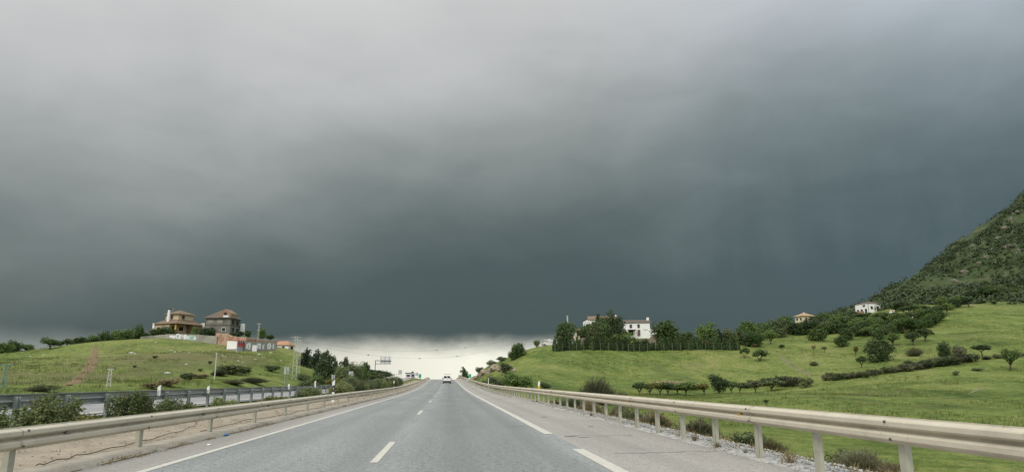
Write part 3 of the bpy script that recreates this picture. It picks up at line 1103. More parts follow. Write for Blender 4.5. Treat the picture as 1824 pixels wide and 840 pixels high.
        vs = np.stack([p - ax * L_, p - sd * .0055, p + ax * L_, p + sd * .0055], 1).reshape(-1, 3)
        for k in range(9):
            a_ = rd.random() * 6.28; q = .1 + .3 * rd.random()
            t.tube([(0, 0, -.05), (q * .4 * math.cos(a_), q * .4 * math.sin(a_), .3), (q * math.cos(a_), q * math.sin(a_), .7)], [.008, .006, .002], 4)
        return vs, np.arange(4 * n).reshape(-1, 4), t
    elif kind == 'weed':           # sparse wiry stems
        n = 220
        a = rg.random(n) * 6.283
        s = rg.random(n) ** .7
        tilt = .15 + .75 * rg.random(n)
        p = np.stack([np.cos(a) * s * tilt * .5, np.sin(a) * s * tilt * .5, s * (1 - .5 * tilt) * (.5 + .5 * rg.random(n))], 1)
        ax = np.stack([np.cos(a) * tilt, np.sin(a) * tilt, np.ones(n)], 1) + .3 * rg.normal(size=(n, 3))
        ax /= np.linalg.norm(ax, axis=1)[:, None]
        sd = np.cross(ax, rg.normal(size=(n, 3))); sd /= np.linalg.norm(sd, axis=1)[:, None]
        L_ = (.06 + .14 * rg.random(n))[:, None]
        vs = np.stack([p - ax * L_, p - sd * .012, p + ax * L_, p + sd * .012], 1).reshape(-1, 3)
        for k in range(6):
            a_ = rd.random() * 6.28; q = .15 + .3 * rd.random()
            t.tube([(0, 0, -.05), (q * .5 * math.cos(a_), q * .5 * math.sin(a_), .4), (q * math.cos(a_), q * math.sin(a_), .8)], [.010, .008, .004], 4)
        return vs, np.arange(4 * n).reshape(-1, 4), t
    elif kind == 'oleander':       # near shrub with fine leaves
        lob = [(0, 0, .3, .36, .36, .28)]
        for k in range(26):                      # leafy sprigs, each with its own height and tilt
            a = rd.random() * 6.28; q_ = .42 * rd.random() ** .6
            lob.append((q_ * math.cos(a), q_ * math.sin(a), .30 + .55 * rd.random() * (1 - q_), .09, .09, .16 + .08 * rd.random()))
        p, nn = crown_pts(lob, 4600, rg, .34, 8, .2)
        size = .034
        for k in range(8):
            a = rd.random() * 6.28
            t.tube([(.02 * math.cos(a), .02 * math.sin(a), -.05), (.12 * math.cos(a), .12 * math.sin(a), .4), (.26 * math.cos(a), .26 * math.sin(a), .85)], [.014, .010, .004], 4)
    p = np.asarray(p)
    p[:, 2] = np.maximum(p[:, 2], -.02 + .04 * rg.random(len(p)))
    vs, f = leaf_quads(p, nn, size, rg)
    return vs, f, t


def hash_(s):
    return sum((i + 1) * ord(c) for i, c in enumerate(s)) * 131


def kind_mesh(kind, i, mat):
    key = (kind, i, mat)
    if key not in KIND:
        base = (kind, i)
        if base not in KIND:
            KIND[base] = make_kind(kind, i)
        vs, f, t = KIND[base]
        leafn = 'foliage' if kind in ('bush', 'broom', 'oleander', 'weed') else 'crown'
        KIND[key] = (leafn, npmesh(leafn, vs, f, M[mat]), t.mesh('trunk', M['bark'], True))
    return KIND[key]


PR = random.Random(11)


def plant(kind, P, w, h, name, label, cat, group=None, mat='leaf', sink=.03, rz=None, trunk=True):
    i = PR.randrange(4)
    leafn, cm, tm = kind_mesh(kind, i, mat)
    r_ = empty(name, (P[0], P[1], P[2] - sink * h), PR.random() * 6.28 if rz is None else rz, (w, w, h))
    r_.rotation_euler[0], r_.rotation_euler[1] = R(PR.uniform(-5, 5)), R(PR.uniform(-5, 5))
    r_.scale = (w * PR.uniform(.9, 1.12), w * PR.uniform(.9, 1.12), h)
    tag(r_, label, cat, group)
    link(leafn, cm, r_)
    if trunk:
        link('stem' if leafn == 'foliage' else 'trunk', tm, r_)
    return r_


def pl(kind, u, v, wpx, hpx, name, label, cat, group=None, mat='leaf', d=None, rz=None, dmin=7):
    """a plant whose foot is seen at (u, v), wpx by hpx photo pixels"""
    if d:
        P = at(u, v, d)
        P[2] = min(P[2], h1(P[0], P[1]) + .0) if False else h1(P[0], P[1])
    else:
        P = ground(u, v, dmin)
    k = depth(P) / FPX
    return plant(kind, P, wpx * k, hpx * k, name, label, cat, group, mat, rz=rz)


# ---- median shrubs, nearest first (x, y, width, height)
near = 'leafy green shrub in the sandy median'
for (x, y, w, h, lab) in [(-8.35, 10.6, 1.3, 1.0, 'leafy median shrub at the far left edge of the picture'),
                          (-8.15, 13.2, 1.15, .95, 'leafy median shrub left of the nearest tall one'),
                          (-8.25, 15.4, 1.2, 1.12, 'tall leafy median shrub directly below the lattice mast'),
                          (-8.2, 19.3, 1.35, 1.15, 'rounded leafy median shrub left of the white marker post'),
                          (-8.3, 22.4, 1.3, .85, 'low leafy median shrub below the nearest white marker post'),
                          (-8.3, 27.0, 1.1, .75, 'small leafy median shrub past the nearest white marker post'),
                          (-8.4, 44.0, 1.7, 1.0, 'single dense round median shrub before the oleander hedge')]:
    plant('oleander', (x, y, float(zroad(y)) + .12), w, h, 'median_shrub', lab, 'shrub', 'median shrubs', 'leafmed', .02)
for (x, y, w, h) in [(-8.7, 12, .9, .45), (-8.5, 17.3, 1.0, .45), (-8.6, 21, .8, .4), (-8.5, 24.6, 1.0, .5), (-8.7, 30, 1.2, .45), (-8.6, 33.5, 1.2, .4), (-8.7, 37, 1.2, .5)]:
    plant('bush', (x, y, float(zroad(y)) + .15), w, h, 'low_weed', 'low yellowish weed tuft between the median shrubs', 'weed', 'weeds between the median shrubs', 'leafye', .02)
rd = random.Random(7)
y = 53.
while y < 116:
    w = rd.uniform(1.6, 2.3)
    h = rd.uniform(1.25, 1.6) + max(0, (y - 60) * .010)
    plant('oleander', (-8.0 + rd.uniform(-.5, .4), y, float(zroad(y)) + .1), w, h, 'oleander',
          'oleander bush in the long hedge down the median', 'shrub', 'oleander hedge in the median', 'leafmed' if rd.random() < .5 else 'leafol', .02)
    y += rd.uniform(1.7, 2.4)

# ---- left hill, along its crest
for (u, v, w, h, kd, lab, d) in [
        (-2, 641, 34, 22, 'round', 'dark bushy tree on the skyline at the left edge', 172), (20, 640, 28, 20, 'round', 'dark bushy tree beside the one at the left edge', 176),
        (45, 636, 26, 13, 'bush', 'low dark bush on the skyline left of the lone tree', 180),
        (88, 622, 31, 21, 'olive', 'lone round tree with visible trunk on the left skyline', None),
        (107, 619, 17, 10, 'bush', 'small bush right beside the lone skyline tree', 176), (119, 617, 18, 13, 'bush', 'second small bush right of the lone skyline tree', 178),
        (141, 616, 24, 15, 'round', 'rounded tree just left of the top of the red dirt track', 182), (165, 613, 24, 15, 'round', 'rounded tree at the top of the red dirt track', 185),
        (186, 611, 27, 20, 'round', 'first tree right of the red dirt track on the crest', 188), (206, 609, 30, 25, 'round', 'second tree right of the red dirt track on the crest', 190),
        (226, 607, 30, 25, 'round', 'third tree right of the red dirt track on the crest', 193), (246, 605, 28, 28, 'round', 'pale green tree at the right end of the crest row', 196),
        (264, 601, 26, 17, 'bush', 'long low bush between the crest trees and the beige villa', 198), (279, 600, 22, 16, 'bush', 'dark bush touching the left side of the beige villa', 196)]:
    pl(kd, u, v, w, h, 'crest_tree' if kd != 'bush' else 'bush', lab, 'tree' if kd != 'bush' else 'bush', 'trees along the left crest', 'leaf' if 'pale' not in lab else 'leafbr', d)

# ---- left hillside scrub
for (u, v, w, h, kd, m_, lab) in [
        (413, 666, 54, 20, 'bush', 'leafol', 'long dark green thicket on the slope below the graffiti shed'), (436, 664, 24, 15, 'bush', 'leafdk', 'dark bush at the right end of the slope thicket'),
        (392, 669, 34, 14, 'bush', 'leafgrey', 'greyish bush at the left end of the slope thicket'), (484, 661, 30, 13, 'bush', 'leafdk', 'dark leaning bush alone right of the slope thicket'),
        (333, 678, 26, 16, 'bush', 'leafol', 'round green bush at the foot of the left hill'), (356, 673, 34, 9, 'bush', 'leafdry', 'low brownish scrub right of the round bush at the hill foot'),
        (276, 638, 10, 6, 'bush', 'leafdk', 'tiny dark bush on the open slope below the beige villa'), (374, 648, 9, 6, 'bush', 'leafdk', 'tiny dark bush beside the thin pole on the slope'),
        (240, 654, 7, 5, 'bush', 'leafdk', 'smallest dark tuft in the middle of the left slope'), (357, 661, 9, 6, 'bush', 'leafdk', 'small dark tuft left of the slope thicket'),
        (300, 688, 44, 15, 'bush', 'leafdry', 'tan dry bush at the foot of the hill behind the grey rail'), (268, 692, 34, 11, 'bush', 'leafdry', 'low dry brush left of the tan bush behind the grey rail'),
        (75, 697, 60, 14, 'broom', 'leafgrey', 'thin greyish scrub at the bottom of the red dirt track'), (540, 678, 34, 16, 'bush', 'leafol', 'green scrub at the right foot of the left hill'),
        (450, 682, 60, 12, 'broom', 'leafgrey', 'rough greyish grass clump above the grey guard rail'), (415, 684, 46, 9, 'broom', 'leafgrey', 'second rough grass clump above the grey guard rail')]:
    pl(kd, u, v, w, h, 'bush', lab, 'bush', 'scrub on the left hill', m_)

# ---- conifers at the right foot of the left hill
for (u, v, w, h, d, lab, kd, m_) in [
        (546, 660, 28, 40, 165, 'leftmost dark conifer at the foot of the left hill', 'conifer', 'leafcon'), (563, 672, 28, 42, 158, 'second dark conifer from the left in the roadside clump', 'conifer', 'leafcon'),
        (579, 690, 38, 64, 128, 'tallest dark conifer of the roadside clump', 'conifer', 'leafcon'), (569, 688, 24, 44, 132, 'slim conifer in front of the tallest one', 'conifer', 'leafcon'),
        (596, 668, 14, 37, 172, 'narrow conifer right of the tallest one', 'conifer', 'leafcon'), (611, 670, 22, 33, 185, 'small conifer rising behind the round bushes', 'conifer', 'leafcon'),
        (608, 684, 34, 38, 122, 'round olive-green tree at the middle of the roadside clump', 'round', 'leafol'), (628, 682, 34, 36, 132, 'round tree behind the square sign back', 'round', 'leafol'),
        (645, 682, 30, 34, 140, 'round tree near the right end of the roadside clump', 'round', 'leaf'), (652, 682, 16, 38, 150, 'pointed tree at the right end of the roadside clump', 'conifer', 'leafcon'),
        (548, 690, 38, 17, 92, 'brownish green bush below the leftmost conifer', 'bush', 'leafol'), (592, 688, 30, 16, 118, 'low yellowish bush below the conifers', 'bush', 'leafye'),
        (622, 686, 36, 26, 112, 'wide low bush under the square sign back', 'bush', 'leafol'), (660, 682, 28, 22, 150, 'low bush right of the pointed roadside tree', 'bush', 'leafol'),
        (676, 681, 26, 17, 165, 'low bush beneath the sign gantry', 'bush', 'leafol'), (560, 688, 30, 22, 104, 'green bush left of the tallest conifer', 'bush', 'leaf')]:
    pl(kd, u, v, w, h, 'conifer' if kd == 'conifer' else 'tree' if kd == 'round' else 'bush', lab, 'conifer' if kd == 'conifer' else 'tree' if kd == 'round' else 'bush', 'trees right of the left hill', m_, d)
for (x, y, w, h, lab) in [(-24, 225, 14, 3.2, 'dark low thicket on the far left just before the road crest'), (-23, 205, 10, 3.0, 'low thicket behind the far end of the oleander hedge'), (-25, 245, 12, 3.0, 'low dark thicket left of the distant small buildings')]:
    plant('bush', (x, y, h1(x, y)), w, h, 'thicket', lab, 'thicket', None, 'leafdk')
plant('conifer', at(825, 674.5, 252), 3.2, 4.6, 'conifer', 'small dark conifer by the road crest right of the van', 'conifer', None, 'leafdk')
plant('bush', at(831, 674.5, 250), 2.0, 1.3, 'bush', 'dark bush at the foot of the crest conifer', 'bush', None, 'leafdk')

# ------------------------------------------------------------------ right side: cutting, finca garden, orchard
def boulder_mesh(name, seed, mat, n=2, rough=.35):
    import bmesh
    bm = bmesh.new()
    bmesh.ops.create_icosphere(bm, subdivisions=n, radius=1)
    rg = random.Random(seed)
    o3 = [rg.uniform(-50, 50) for _ in range(3)]
    from mathutils import noise as mn
    for v in bm.verts:
        q = v.co * 1.3 + Vector(o3)
        f = 1 + rough * mn.noise(q) + rough * .6 * mn.noise(q * 2.7) + rough * .35 * mn.noise(q * 6)
        v.co *= f
        v.co.z = v.co.z * .8
    me = bpy.data.meshes.new(name)
    bm.to_mesh(me)
    bm.free()
    me.materials.append(mat)
    return me


rd = random.Random(3)
crm = [boulder_mesh('rock', 20 + i, M['rock'], 3, .5) for i in range(4)]
for i in range(14):
    t = i / 13
    u = 846 + 60 * t
    v0, v1 = np.interp(u, [846, 870, 890, 906], [668, 654, 650, 655]), np.interp(u, [846, 870, 890, 906], [673, 671, 668, 664])
    P = at(u, rd.uniform(v0, v1), 205 - 50 * t)
    P[2] = min(P[2], h1(P[0], P[1]))
    s_ = rd.uniform(.7, 1.5)
    o = link('cutting_boulder', crm[i % 4], None, (P[0], P[1], P[2] + .1 * s_), rd.random() * 6, (s_, s_ * 1.1, s_ * rd.uniform(.8, 1.2)))
    tag(o, 'tan rock in the broken rock face of the road cutting on the right', 'rock', 'rocks of the road cutting')
P = at(976, 611, 200)
o = link('rock_outcrop', boulder_mesh('rock_outcrop', 40, M['whiterock'], 4, .4), None, (P[0], P[1], h1(P[0], P[1])), R(20), (2.6, 2.2, 1.9))
tag(o, 'whitish rock outcrop on the ridge left of the garden hedge', 'rock')

for (u, v, w, h, kd, m_, lab, d) in [
        (926, 635, 30, 28, 'round', 'leaf', 'round tree on the skyline above the road cutting', None), (913, 641, 20, 17, 'bush', 'leaf', 'bush leaning down the ridge left of the skyline tree', None),
        (956, 617, 12, 14, 'bush', 'leafol', 'small bush on the ridge left of the white outcrop', None),
        (915, 686, 52, 36, 'bush', 'leaf', 'large green roadside shrub right of the rock cutting', 112), (884, 684, 40, 28, 'bush', 'leafol', 'grey-green roadside shrub in front of the rock cutting', 120),
        (936, 686, 26, 24, 'bush', 'leaf', 'dark right end of the roadside shrubs', 110), (866, 681, 22, 16, 'bush', 'leafol', 'small roadside shrub below the middle rock', 130),
        (901, 664, 26, 22, 'bush', 'leafol', 'yellowish shrub above the roadside shrubs', 150), (855, 666, 18, 14, 'bush', 'leafol', 'low shrub on top of the farthest rock', 205),
        (875, 655, 24, 12, 'bush', 'leafol', 'low scrub along the top of the cutting', 195), (893, 650, 20, 10, 'bush', 'leafol', 'scrub on the ridge above the cutting', 192),
        (971, 692, 18, 15, 'bush', 'leafdk', 'small dark bush by the yellow marker post', None), (855, 680, 13, 9, 'bush', 'leafdk', 'tiny dark bush right of the crest sign', 150),
        (1063, 700, 74, 54, 'broom', 'leafgrey', 'big wispy grey-green broom behind the right guard rail', 88), (1107, 702, 40, 24, 'broom', 'leafgrey', 'lower wispy broom beside the big one', 90),
        (1035, 702, 34, 20, 'broom', 'leafgrey', 'thin wispy broom left of the big one', 92)]:
    pl(kd, u, v, w, h, 'tree' if kd == 'round' else 'bush', lab, 'tree' if kd == 'round' else 'bush', 'growth near the cutting', m_, d)

# garden trees of the white farmhouse
for (u, v, w, h, kd, m_, lab, d) in [
        (1005, 615, 46, 48, 'round', 'leafdk', 'large dark round tree at the left end of the farmhouse garden', 206),
        (1052, 606, 36, 44, 'round', 'leaf', 'green tree left of the farmhouse palms', 208), (1068, 604, 30, 56, 'conifer', 'leafcon', 'pointed dark tree in front of the tiled farmhouse roof', 207),
        (1083, 603, 36, 56, 'round', 'leafol', 'drooping tree before the middle of the farmhouse', 207), (1097, 606, 32, 58, 'round', 'leafdk', 'drooping dark tree at the right end of the tiled roof', 206),
        (1112, 604, 20, 30, 'olive', 'leafol', 'thin tree against the white farmhouse wall', 206),
        (1075, 607, 34, 58, 'round', 'leafdk', 'tall dark tree hiding the middle of the farmhouse wing', 203), (1060, 608, 30, 40, 'round', 'leafol', 'leafy tree hiding the left half of the farmhouse wing', 203), (1108, 612, 54, 26, 'bush', 'leaf', 'wide green bush under the farmhouse trees', 203),
        (1142, 609, 34, 16, 'bush', 'leafol', 'low bush below the farmhouse door', 203), (1077, 610, 40, 12, 'bush', 'leafye', 'low yellowish bushes on the garden terrace', 203),
        (1192, 616, 50, 52, 'round', 'leaf', 'big leafy tree right of the white farmhouse', 206), (1224, 616, 30, 26, 'round', 'leafdk', 'dark tree right of the big leafy garden tree', 208),
        (1258, 616, 48, 38, 'round', 'leaf', 'broad tree behind the middle of the cypress hedge', 212), (1282, 616, 22, 32, 'conifer', 'leafcon', 'pointed tree right of the broad hedge tree', 214),
        (1298, 616, 30, 30, 'round', 'leafol', 'olive-green tree behind the right end of the hedge', 216), (1254, 617, 22, 20, 'bush', 'leafye', 'yellow-green bush behind the cypress hedge', 205),
        (1316, 614, 30, 24, 'round', 'leafol', 'rounded tree just past the right end of the hedge', 222)]:
    pl(kd, u, v, w, h, 'garden_tree' if kd != 'bush' else 'garden_bush', lab, 'tree' if kd != 'bush' else 'bush', 'farmhouse garden trees', m_, d)

# cypress hedge and its wire fence
hp = [(988, 626), (1040, 623), (1100, 624), (1140, 626), (1200, 624), (1260, 623), (1318, 624)]
hx = np.interp(np.linspace(0, 1, 74), np.linspace(0, 1, len(hp)), [p[0] for p in hp])
hv = np.interp(hx, [p[0] for p in hp], [p[1] for p in hp])
rd = random.Random(5)
hpts = []
for i, (u, v) in enumerate(zip(hx, hv)):
    P = ground(u, v)
    hpts.append(P)
    k = depth(P) / FPX
    tall = rd.uniform(20, 28) * (.72 if 1120 < u < 1175 else 1)
    plant('cypress', (P[0] + rd.uniform(-.2, .2), P[1] + rd.uniform(.1, .7), P[2]), rd.uniform(6.2, 8.5) * k, tall * k, 'hedge_cypress',
          'narrow dark cypress in the long garden hedge below the farmhouse', 'cypress', 'cypress hedge below the farmhouse', 'leafcyp')
fr_ = empty('wire_fence', tuple(hpts[0]))
tag(fr_, 'thin wire fence on pale posts in front of the cypress hedge', 'fence')
fpm = MB().tube([(0, 0, -.2), (0, 0, 2.1)], .026, 6).mesh('post', M['kerb'])
for i in range(0, 74, 3):
    P = hpts[i]
    link('post', fpm, fr_, (P[0] - hpts[0][0], P[1] - .6 - hpts[0][1], P[2] - hpts[0][2]))
for zz in (1.0, 1.95):
    b = MB().tube([(P[0] - hpts[0][0], P[1] - .6 - hpts[0][1], P[2] + zz - hpts[0][2]) for P in hpts[::3]], .005, 4)
    b.build('wire', M['wire'], fr_)

# orchard
for (u, v, w, h, m_, lab) in [
        (1140, 703, 26, 24, 'leafdk', 'leftmost dark fruit tree of the orchard row behind the right rail'), (1158, 703, 24, 22, 'leafye', 'second fruit tree of the orchard row, yellowish'),
        (1176, 703, 24, 22, 'leafye', 'third fruit tree of the orchard row, yellow-tipped'), (1190, 704, 26, 24, 'leafdk', 'fourth fruit tree of the orchard row, dark'),
        (1207, 702, 20, 20, 'leaf', 'fifth fruit tree of the orchard row'), (1222, 704, 28, 26, 'leaf', 'upright fruit tree beside the bare earth patch'),
        (1255, 703, 26, 22, 'leafye', 'yellowish fruit tree left of the dense round orchard bush'), (1303, 700, 22, 22, 'leafol', 'fruit tree just right of the dense round orchard bush'),
        (1318, 699, 22, 20, 'leafol', 'second fruit tree right of the dense round orchard bush'), (1346, 699, 24, 22, 'leafgrey', 'thin greyish fruit tree near the right end of the orchard'),
        (1375, 696, 30, 22, 'leafol', 'spreading fruit tree at the right end of the orchard row')]:
    pl('orchard', u, v, w * 1.2, h * 1.05, 'fruit_tree', lab, 'fruit tree', 'orchard behind the right guard rail', m_)
pl('bush', 1281, 700, 38, 38, 'orchard_bush', 'dense dark round bush in the middle of the orchard row', 'bush', None, 'leafdk')
for (u, v, w, h, m_, lab) in [(1196, 692, 76, 15, 'leafdry', 'heap of brown dry brush behind the left orchard trees'), (1235, 692, 44, 12, 'leafgrey', 'grey scrub behind the upright fruit tree'),
                              (1345, 688, 30, 13, 'leafol', 'low hedge bush behind the thin greyish fruit tree'), (1368, 686, 34, 15, 'leafol', 'second low bush behind the right end of the orchard'),
                              (1392, 687, 34, 20, 'leafol', 'third bush of the row at the foot of the track'), (1412, 688, 30, 22, 'leafgrey', 'fourth bush of the row at the foot of the track'),
                              (1436, 689, 28, 22, 'leafol', 'round brownish bush at the bottom end of the beige track'), (1327, 690, 26, 10, 'leafgrey', 'low scrub at the left of the bush row below the track')]:
    pl('bush', u, v, w, h, 'bush', lab, 'bush', 'bushes around the orchard', m_)

# lone field trees
for (u, v, w, h, kd, m_, lab) in [
        (1327, 637, 20, 20, 'lean', 'leaf', 'small leaning tree just below the right end of the cypress hedge'), (1355, 643, 33, 22, 'lean', 'leaf', 'wind-bent tree with forked trunk alone in the field'),
        (1568, 644, 46, 40, 'round', 'leafdk', 'biggest round dark tree standing in the field'), (1535, 654, 24, 22, 'orchard', 'leafdk', 'small dark tree left below the biggest round tree'),
        (1524, 635, 13, 20, 'orchard', 'leafye', 'thin yellow-topped sapling left of the biggest round tree'), (1449, 627, 10, 14, 'orchard', 'leafdry', 'thin brownish sapling in the upper field'),
        (1469, 627, 10, 12, 'orchard', 'leafgrey', 'thin greenish sapling right of the brownish one'), (1628, 615, 32, 26, 'olive', 'leafdk', 'dark olive tree with thick trunk right of the thicket'),
        (1649, 607, 32, 24, 'olive', 'leafdk', 'second olive tree close behind the thick-trunked one'), (1591, 616, 30, 24, 'olive', 'leaf', 'olive tree right above the biggest round tree'),
        (1683, 636, 22, 28, 'round', 'leafdk', 'dark upright bush tree above the hedgerow'), (1709, 636, 26, 24, 'bush', 'leafgrey', 'pale wispy bush right of the dark upright one'),
        (1748, 634, 30, 22, 'umbrella', 'leafdk', 'umbrella-shaped tree above the right end of the hedgerow'), (1801, 659, 36, 40, 'olive', 'leaf', 'tree with bare trunk near the right edge of the picture'),
        (1725, 547, 28, 20, 'umbrella', 'leafdk', 'lone flat-topped tree high on the right meadow'), (1687, 559, 18, 20, 'olive', 'leaf', 'small tree at the upper left corner of the high meadow'),
        (1770, 541, 11, 6, 'bush', 'leafdk', 'tiny dark bush high on the right meadow'), (1804, 533, 20, 15, 'bush', 'leafol', 'greyish bush at the top right of the meadow'),
        (1502, 617, 24, 24, 'round', 'leaf', 'round green bush tree below the thicket, left one'), (1508, 606, 22, 22, 'round', 'leaf', 'round green bush tree just above its twin'),
        (1455, 607, 36, 26, 'round', 'leaf', 'round tree alone below the cream house'), (1374, 612, 28, 24, 'olive', 'leaf', 'olive-like tree at the left end of the upper field'),
        (1392, 619, 12, 8, 'bush', 'leafdk', 'small dark bush at the upper edge of the field'), (1345, 618, 12, 7, 'bush', 'leafdry', 'small brownish bush above the forked field tree'),
        (1450, 651, 16, 9, 'broom', 'leafgrey', 'grey leafless scrub in the middle of the upper field'), (1703, 668, 14, 8, 'bush', 'leafol', 'small round bush below the hedgerow'),
        (1740, 660, 22, 6, 'bush', 'leafol', 'low flat scrub right of the small round bush'), (1630, 634, 36, 18, 'broom', 'leafgrey', 'greyish scrub patch right of the biggest round tree'),
        (1365, 722, 10, 12, 'olive', 'leafdk', 'dark little thistle-like plant just above the right rail')]:
    pl(kd, u, v, w, h, 'field_tree' if kd not in ('bush', 'broom') else 'bush', lab, 'tree' if kd not in ('bush', 'broom') else 'bush', 'trees scattered over the right fields', m_)

# hedgerow running up to the right
rd = random.Random(9)
for i in range(34):
    t = i / 33
    u = 1470 + t * 268
    v = np.interp(u, [1470, 1540, 1610, 1680, 1740], [678, 672, 661, 652, 642]) + rd.uniform(-1.5, 1.5)
    big = 1.35 if 1610 < u < 1730 else 1.0
    pl('bush', u, v, rd.uniform(15, 22) * big, rd.uniform(11, 15) * big, 'hedgerow_bush', ('low bush in the left third of the hedgerow climbing the right field' if t < .36 else 'bush in the middle of the hedgerow climbing the right field' if t < .68 else 'big bush in the right third of the hedgerow climbing the right field'), 'bush', 'hedgerow across the right field', 'leafol' if rd.random() < .6 else 'leafgrey')
for u in (1758, 1776, 1790, 1806, 1820):
    pl('bush', u, 640 - (u - 1758) * .08, rd.uniform(16, 22), rd.uniform(6, 10), 'bush', 'low bush in the thin end of the hedgerow at the right edge', 'bush', 'thin right end of the hedgerow', 'leafgrey')

# thicket below the hillside houses
def thicket_label(u, m_, kd):
    tone = {'leaf': 'mid-green', 'leafdk': 'dark', 'leafol': 'olive-grey', 'leafbr': 'bright green'}[m_]
    form = {'round': 'rounded tree', 'olive': 'open-crowned tree', 'bush': 'low bush'}[kd]
    where = ('between the hedge end and the cream house' if u < 1400 else 'around the foot of the cream house' if u < 1470 else 'midway between the cream and the white house' if u < 1520
             else 'right below the white hillside house' if u < 1580 else 'right of the white hillside house')
    return tone + ' ' + form + ' in the thicket ' + where


rd = random.Random(21)
top = ([1318, 1345, 1380, 1420, 1450, 1500, 1540, 1580, 1620, 1660, 1690], [600, 597, 588, 580, 576, 570, 568, 567, 568, 568, 566])
bot = ([1318, 1345, 1380, 1420, 1450, 1500, 1540, 1580, 1620, 1660, 1690], [612, 610, 604, 596, 598, 606, 606, 606, 600, 590, 574])
for i in range(84):
    u = 1322 + (1668 - 1322) * (i + rd.random()) / 84
    a, b_ = np.interp(u, *top), np.interp(u, *bot)
    v = a + (b_ - a) * rd.random()
    if 1512 < u < 1578 and v < 586:
        v = rd.uniform(586, 600)
    if 1406 < u < 1454 and v < 592:
        v = rd.uniform(592, 598)
    s = rd.uniform(20, 36)
    kd = rd.choice(['round', 'round', 'olive', 'bush'])
    m_ = rd.choice(['leaf', 'leaf', 'leafdk', 'leafol', 'leafbr'])
    pl(kd, u, v, s, s * rd.uniform(.62, .85), 'thicket_tree', thicket_label(u, m_, kd), 'tree', 'thicket below the hillside houses', m_)
for k_, u in enumerate(range(1484, 1582, 8)):
    pl('round' if k_ % 3 else 'bush', u, 573 + (k_ % 3) * 2, 18 + (k_ * 5) % 7, (10 if 1518 < u < 1575 else 13) + (k_ * 3) % 3, 'thicket_tree', 'small dense tree in the row just under the white hillside house', 'tree', 'thicket below the hillside houses', ('leaf', 'leafdk', 'leaf')[k_ % 3])
for k_, u in enumerate((1524, 1534, 1545, 1557, 1567, 1576)):
    pl('bush', u, 564 + k_ % 2, 13 + 3 * (k_ % 3), 7 + k_ % 3, 'bush', 'low garden bush close against the foot of the white hillside house', 'bush', 'bushes at the white hillside house', ('leaf', 'leafdk')[k_ % 2])
for (u, v, w, h, lab) in [(1330, 607, 32, 36, 'tall dark tree at the left end of the hillside thicket'), (1346, 604, 26, 30, 'second tall tree at the left end of the hillside thicket'),
                          (1342, 617, 40, 26, 'bright green bushy tree at the left front of the thicket'), (1400, 583, 28, 20, 'pale tree left below the cream house')]:
    pl('round', u, v, w, h, 'tree', lab, 'tree', 'left end of the hillside thicket', 'leafbr' if 'bright' in lab or 'pale' in lab else 'leaf')
pl('bush', 1667, 570, 44, 18, 'trimmed_bush', 'long bright green clipped bush at the edge of the high meadow', 'bush', None, 'leafbr')
def belt_label(u, m_):
    tone = {'leaf': 'green', 'leafdk': 'dark', 'leafol': 'olive-grey'}[m_]
    where = 'just right of the white hillside house' if u < 1630 else 'above the clipped bush' if u < 1690 else 'above the lone flat-topped meadow tree' if u < 1760 else 'at the right edge of the picture'
    return tone + ' tree in the belt at the mountain foot ' + where


rd = random.Random(31)
for i in range(34):
    u = 1572 + (1815 - 1572) * (i + rd.random()) / 34
    a = np.interp(u, [1572, 1640, 1690, 1740, 1824], [552, 546, 542, 530, 512])
    b_ = np.interp(u, [1572, 1640, 1690, 1740, 1824], [572, 566, 552, 537, 524])
    s = rd.uniform(15, 27)
    if u < 1592:
        u += 24
    m_ = rd.choice(['leaf', 'leafol', 'leaf', 'leafdk'])
    pl(rd.choice(['round', 'bush', 'olive']), u, rd.uniform(a, b_), s, s * rd.uniform(.6, .85), 'slope_tree', belt_label(u, m_), 'tree',
       'tree belt at the foot of the mountain', m_)


# ---- mountain scrub: thousands of bushes on the steep slope, nobody could count them
def scrub_mass(name, n, xr, yr, cond, smin, smax, per, lsize, mat, label, cat, seed):
    rg = np.random.default_rng(seed)
    x = rg.uniform(*xr, n); y = rg.uniform(*yr, n)
    z = H(x, y)
    keep = cond(x, y, z)
    x, y, z = x[keep], y[keep], z[keep]
    n = len(x)
    s = smin + (smax - smin) * rg.random(n) ** 2
    k = np.repeat(np.arange(n), per)
    d = rg.normal(size=(len(k), 3)); d /= np.linalg.norm(d, axis=1)[:, None]
    d[:, 2] = np.abs(d[:, 2])
    rad_ = (.45 + .6 * rg.random(len(k)))[:, None]
    p = np.stack([x, y, z + .05 * s], 1)[k] + d * rad_ * (s[k][:, None] * np.array([[.55, .55, .75]]))
    vs, f = leaf_quads(p, d + np.array([0, 0, .3]), lsize * s.mean(), rg, 1.4, .7)
    return tag(link(name, npmesh(name, vs, f, M[mat])), label, cat, None, 'stuff')


def on_mtn(x, y, z):
    r = np.hypot(x, y)
    dns = .6 * vnoise(x / 42, y / 42, 40) + .4 * vnoise(x / 15, y / 15, 41)
    return (r > 370) & (x > 190) & (dns > .31 + .12 * np.random.default_rng(3).random(len(x))) & (np.arctan2(x, y) < R(47)) & (np.arctan2(x, y) > R(26))


scrub_mass('mountain_scrub', 24000, (190, 640), (230, 660), on_mtn, 1.2, 5.5, 17, .30, 'scrubA', 'dense green scrub covering the steep mountain slope', 'scrub', 50)
scrub_mass('mountain_scrub', 11000, (190, 640), (230, 660), on_mtn, 1.6, 6.5, 17, .28, 'scrubB', 'darker bushes scattered through the scrub of the mountain slope', 'scrub', 51)

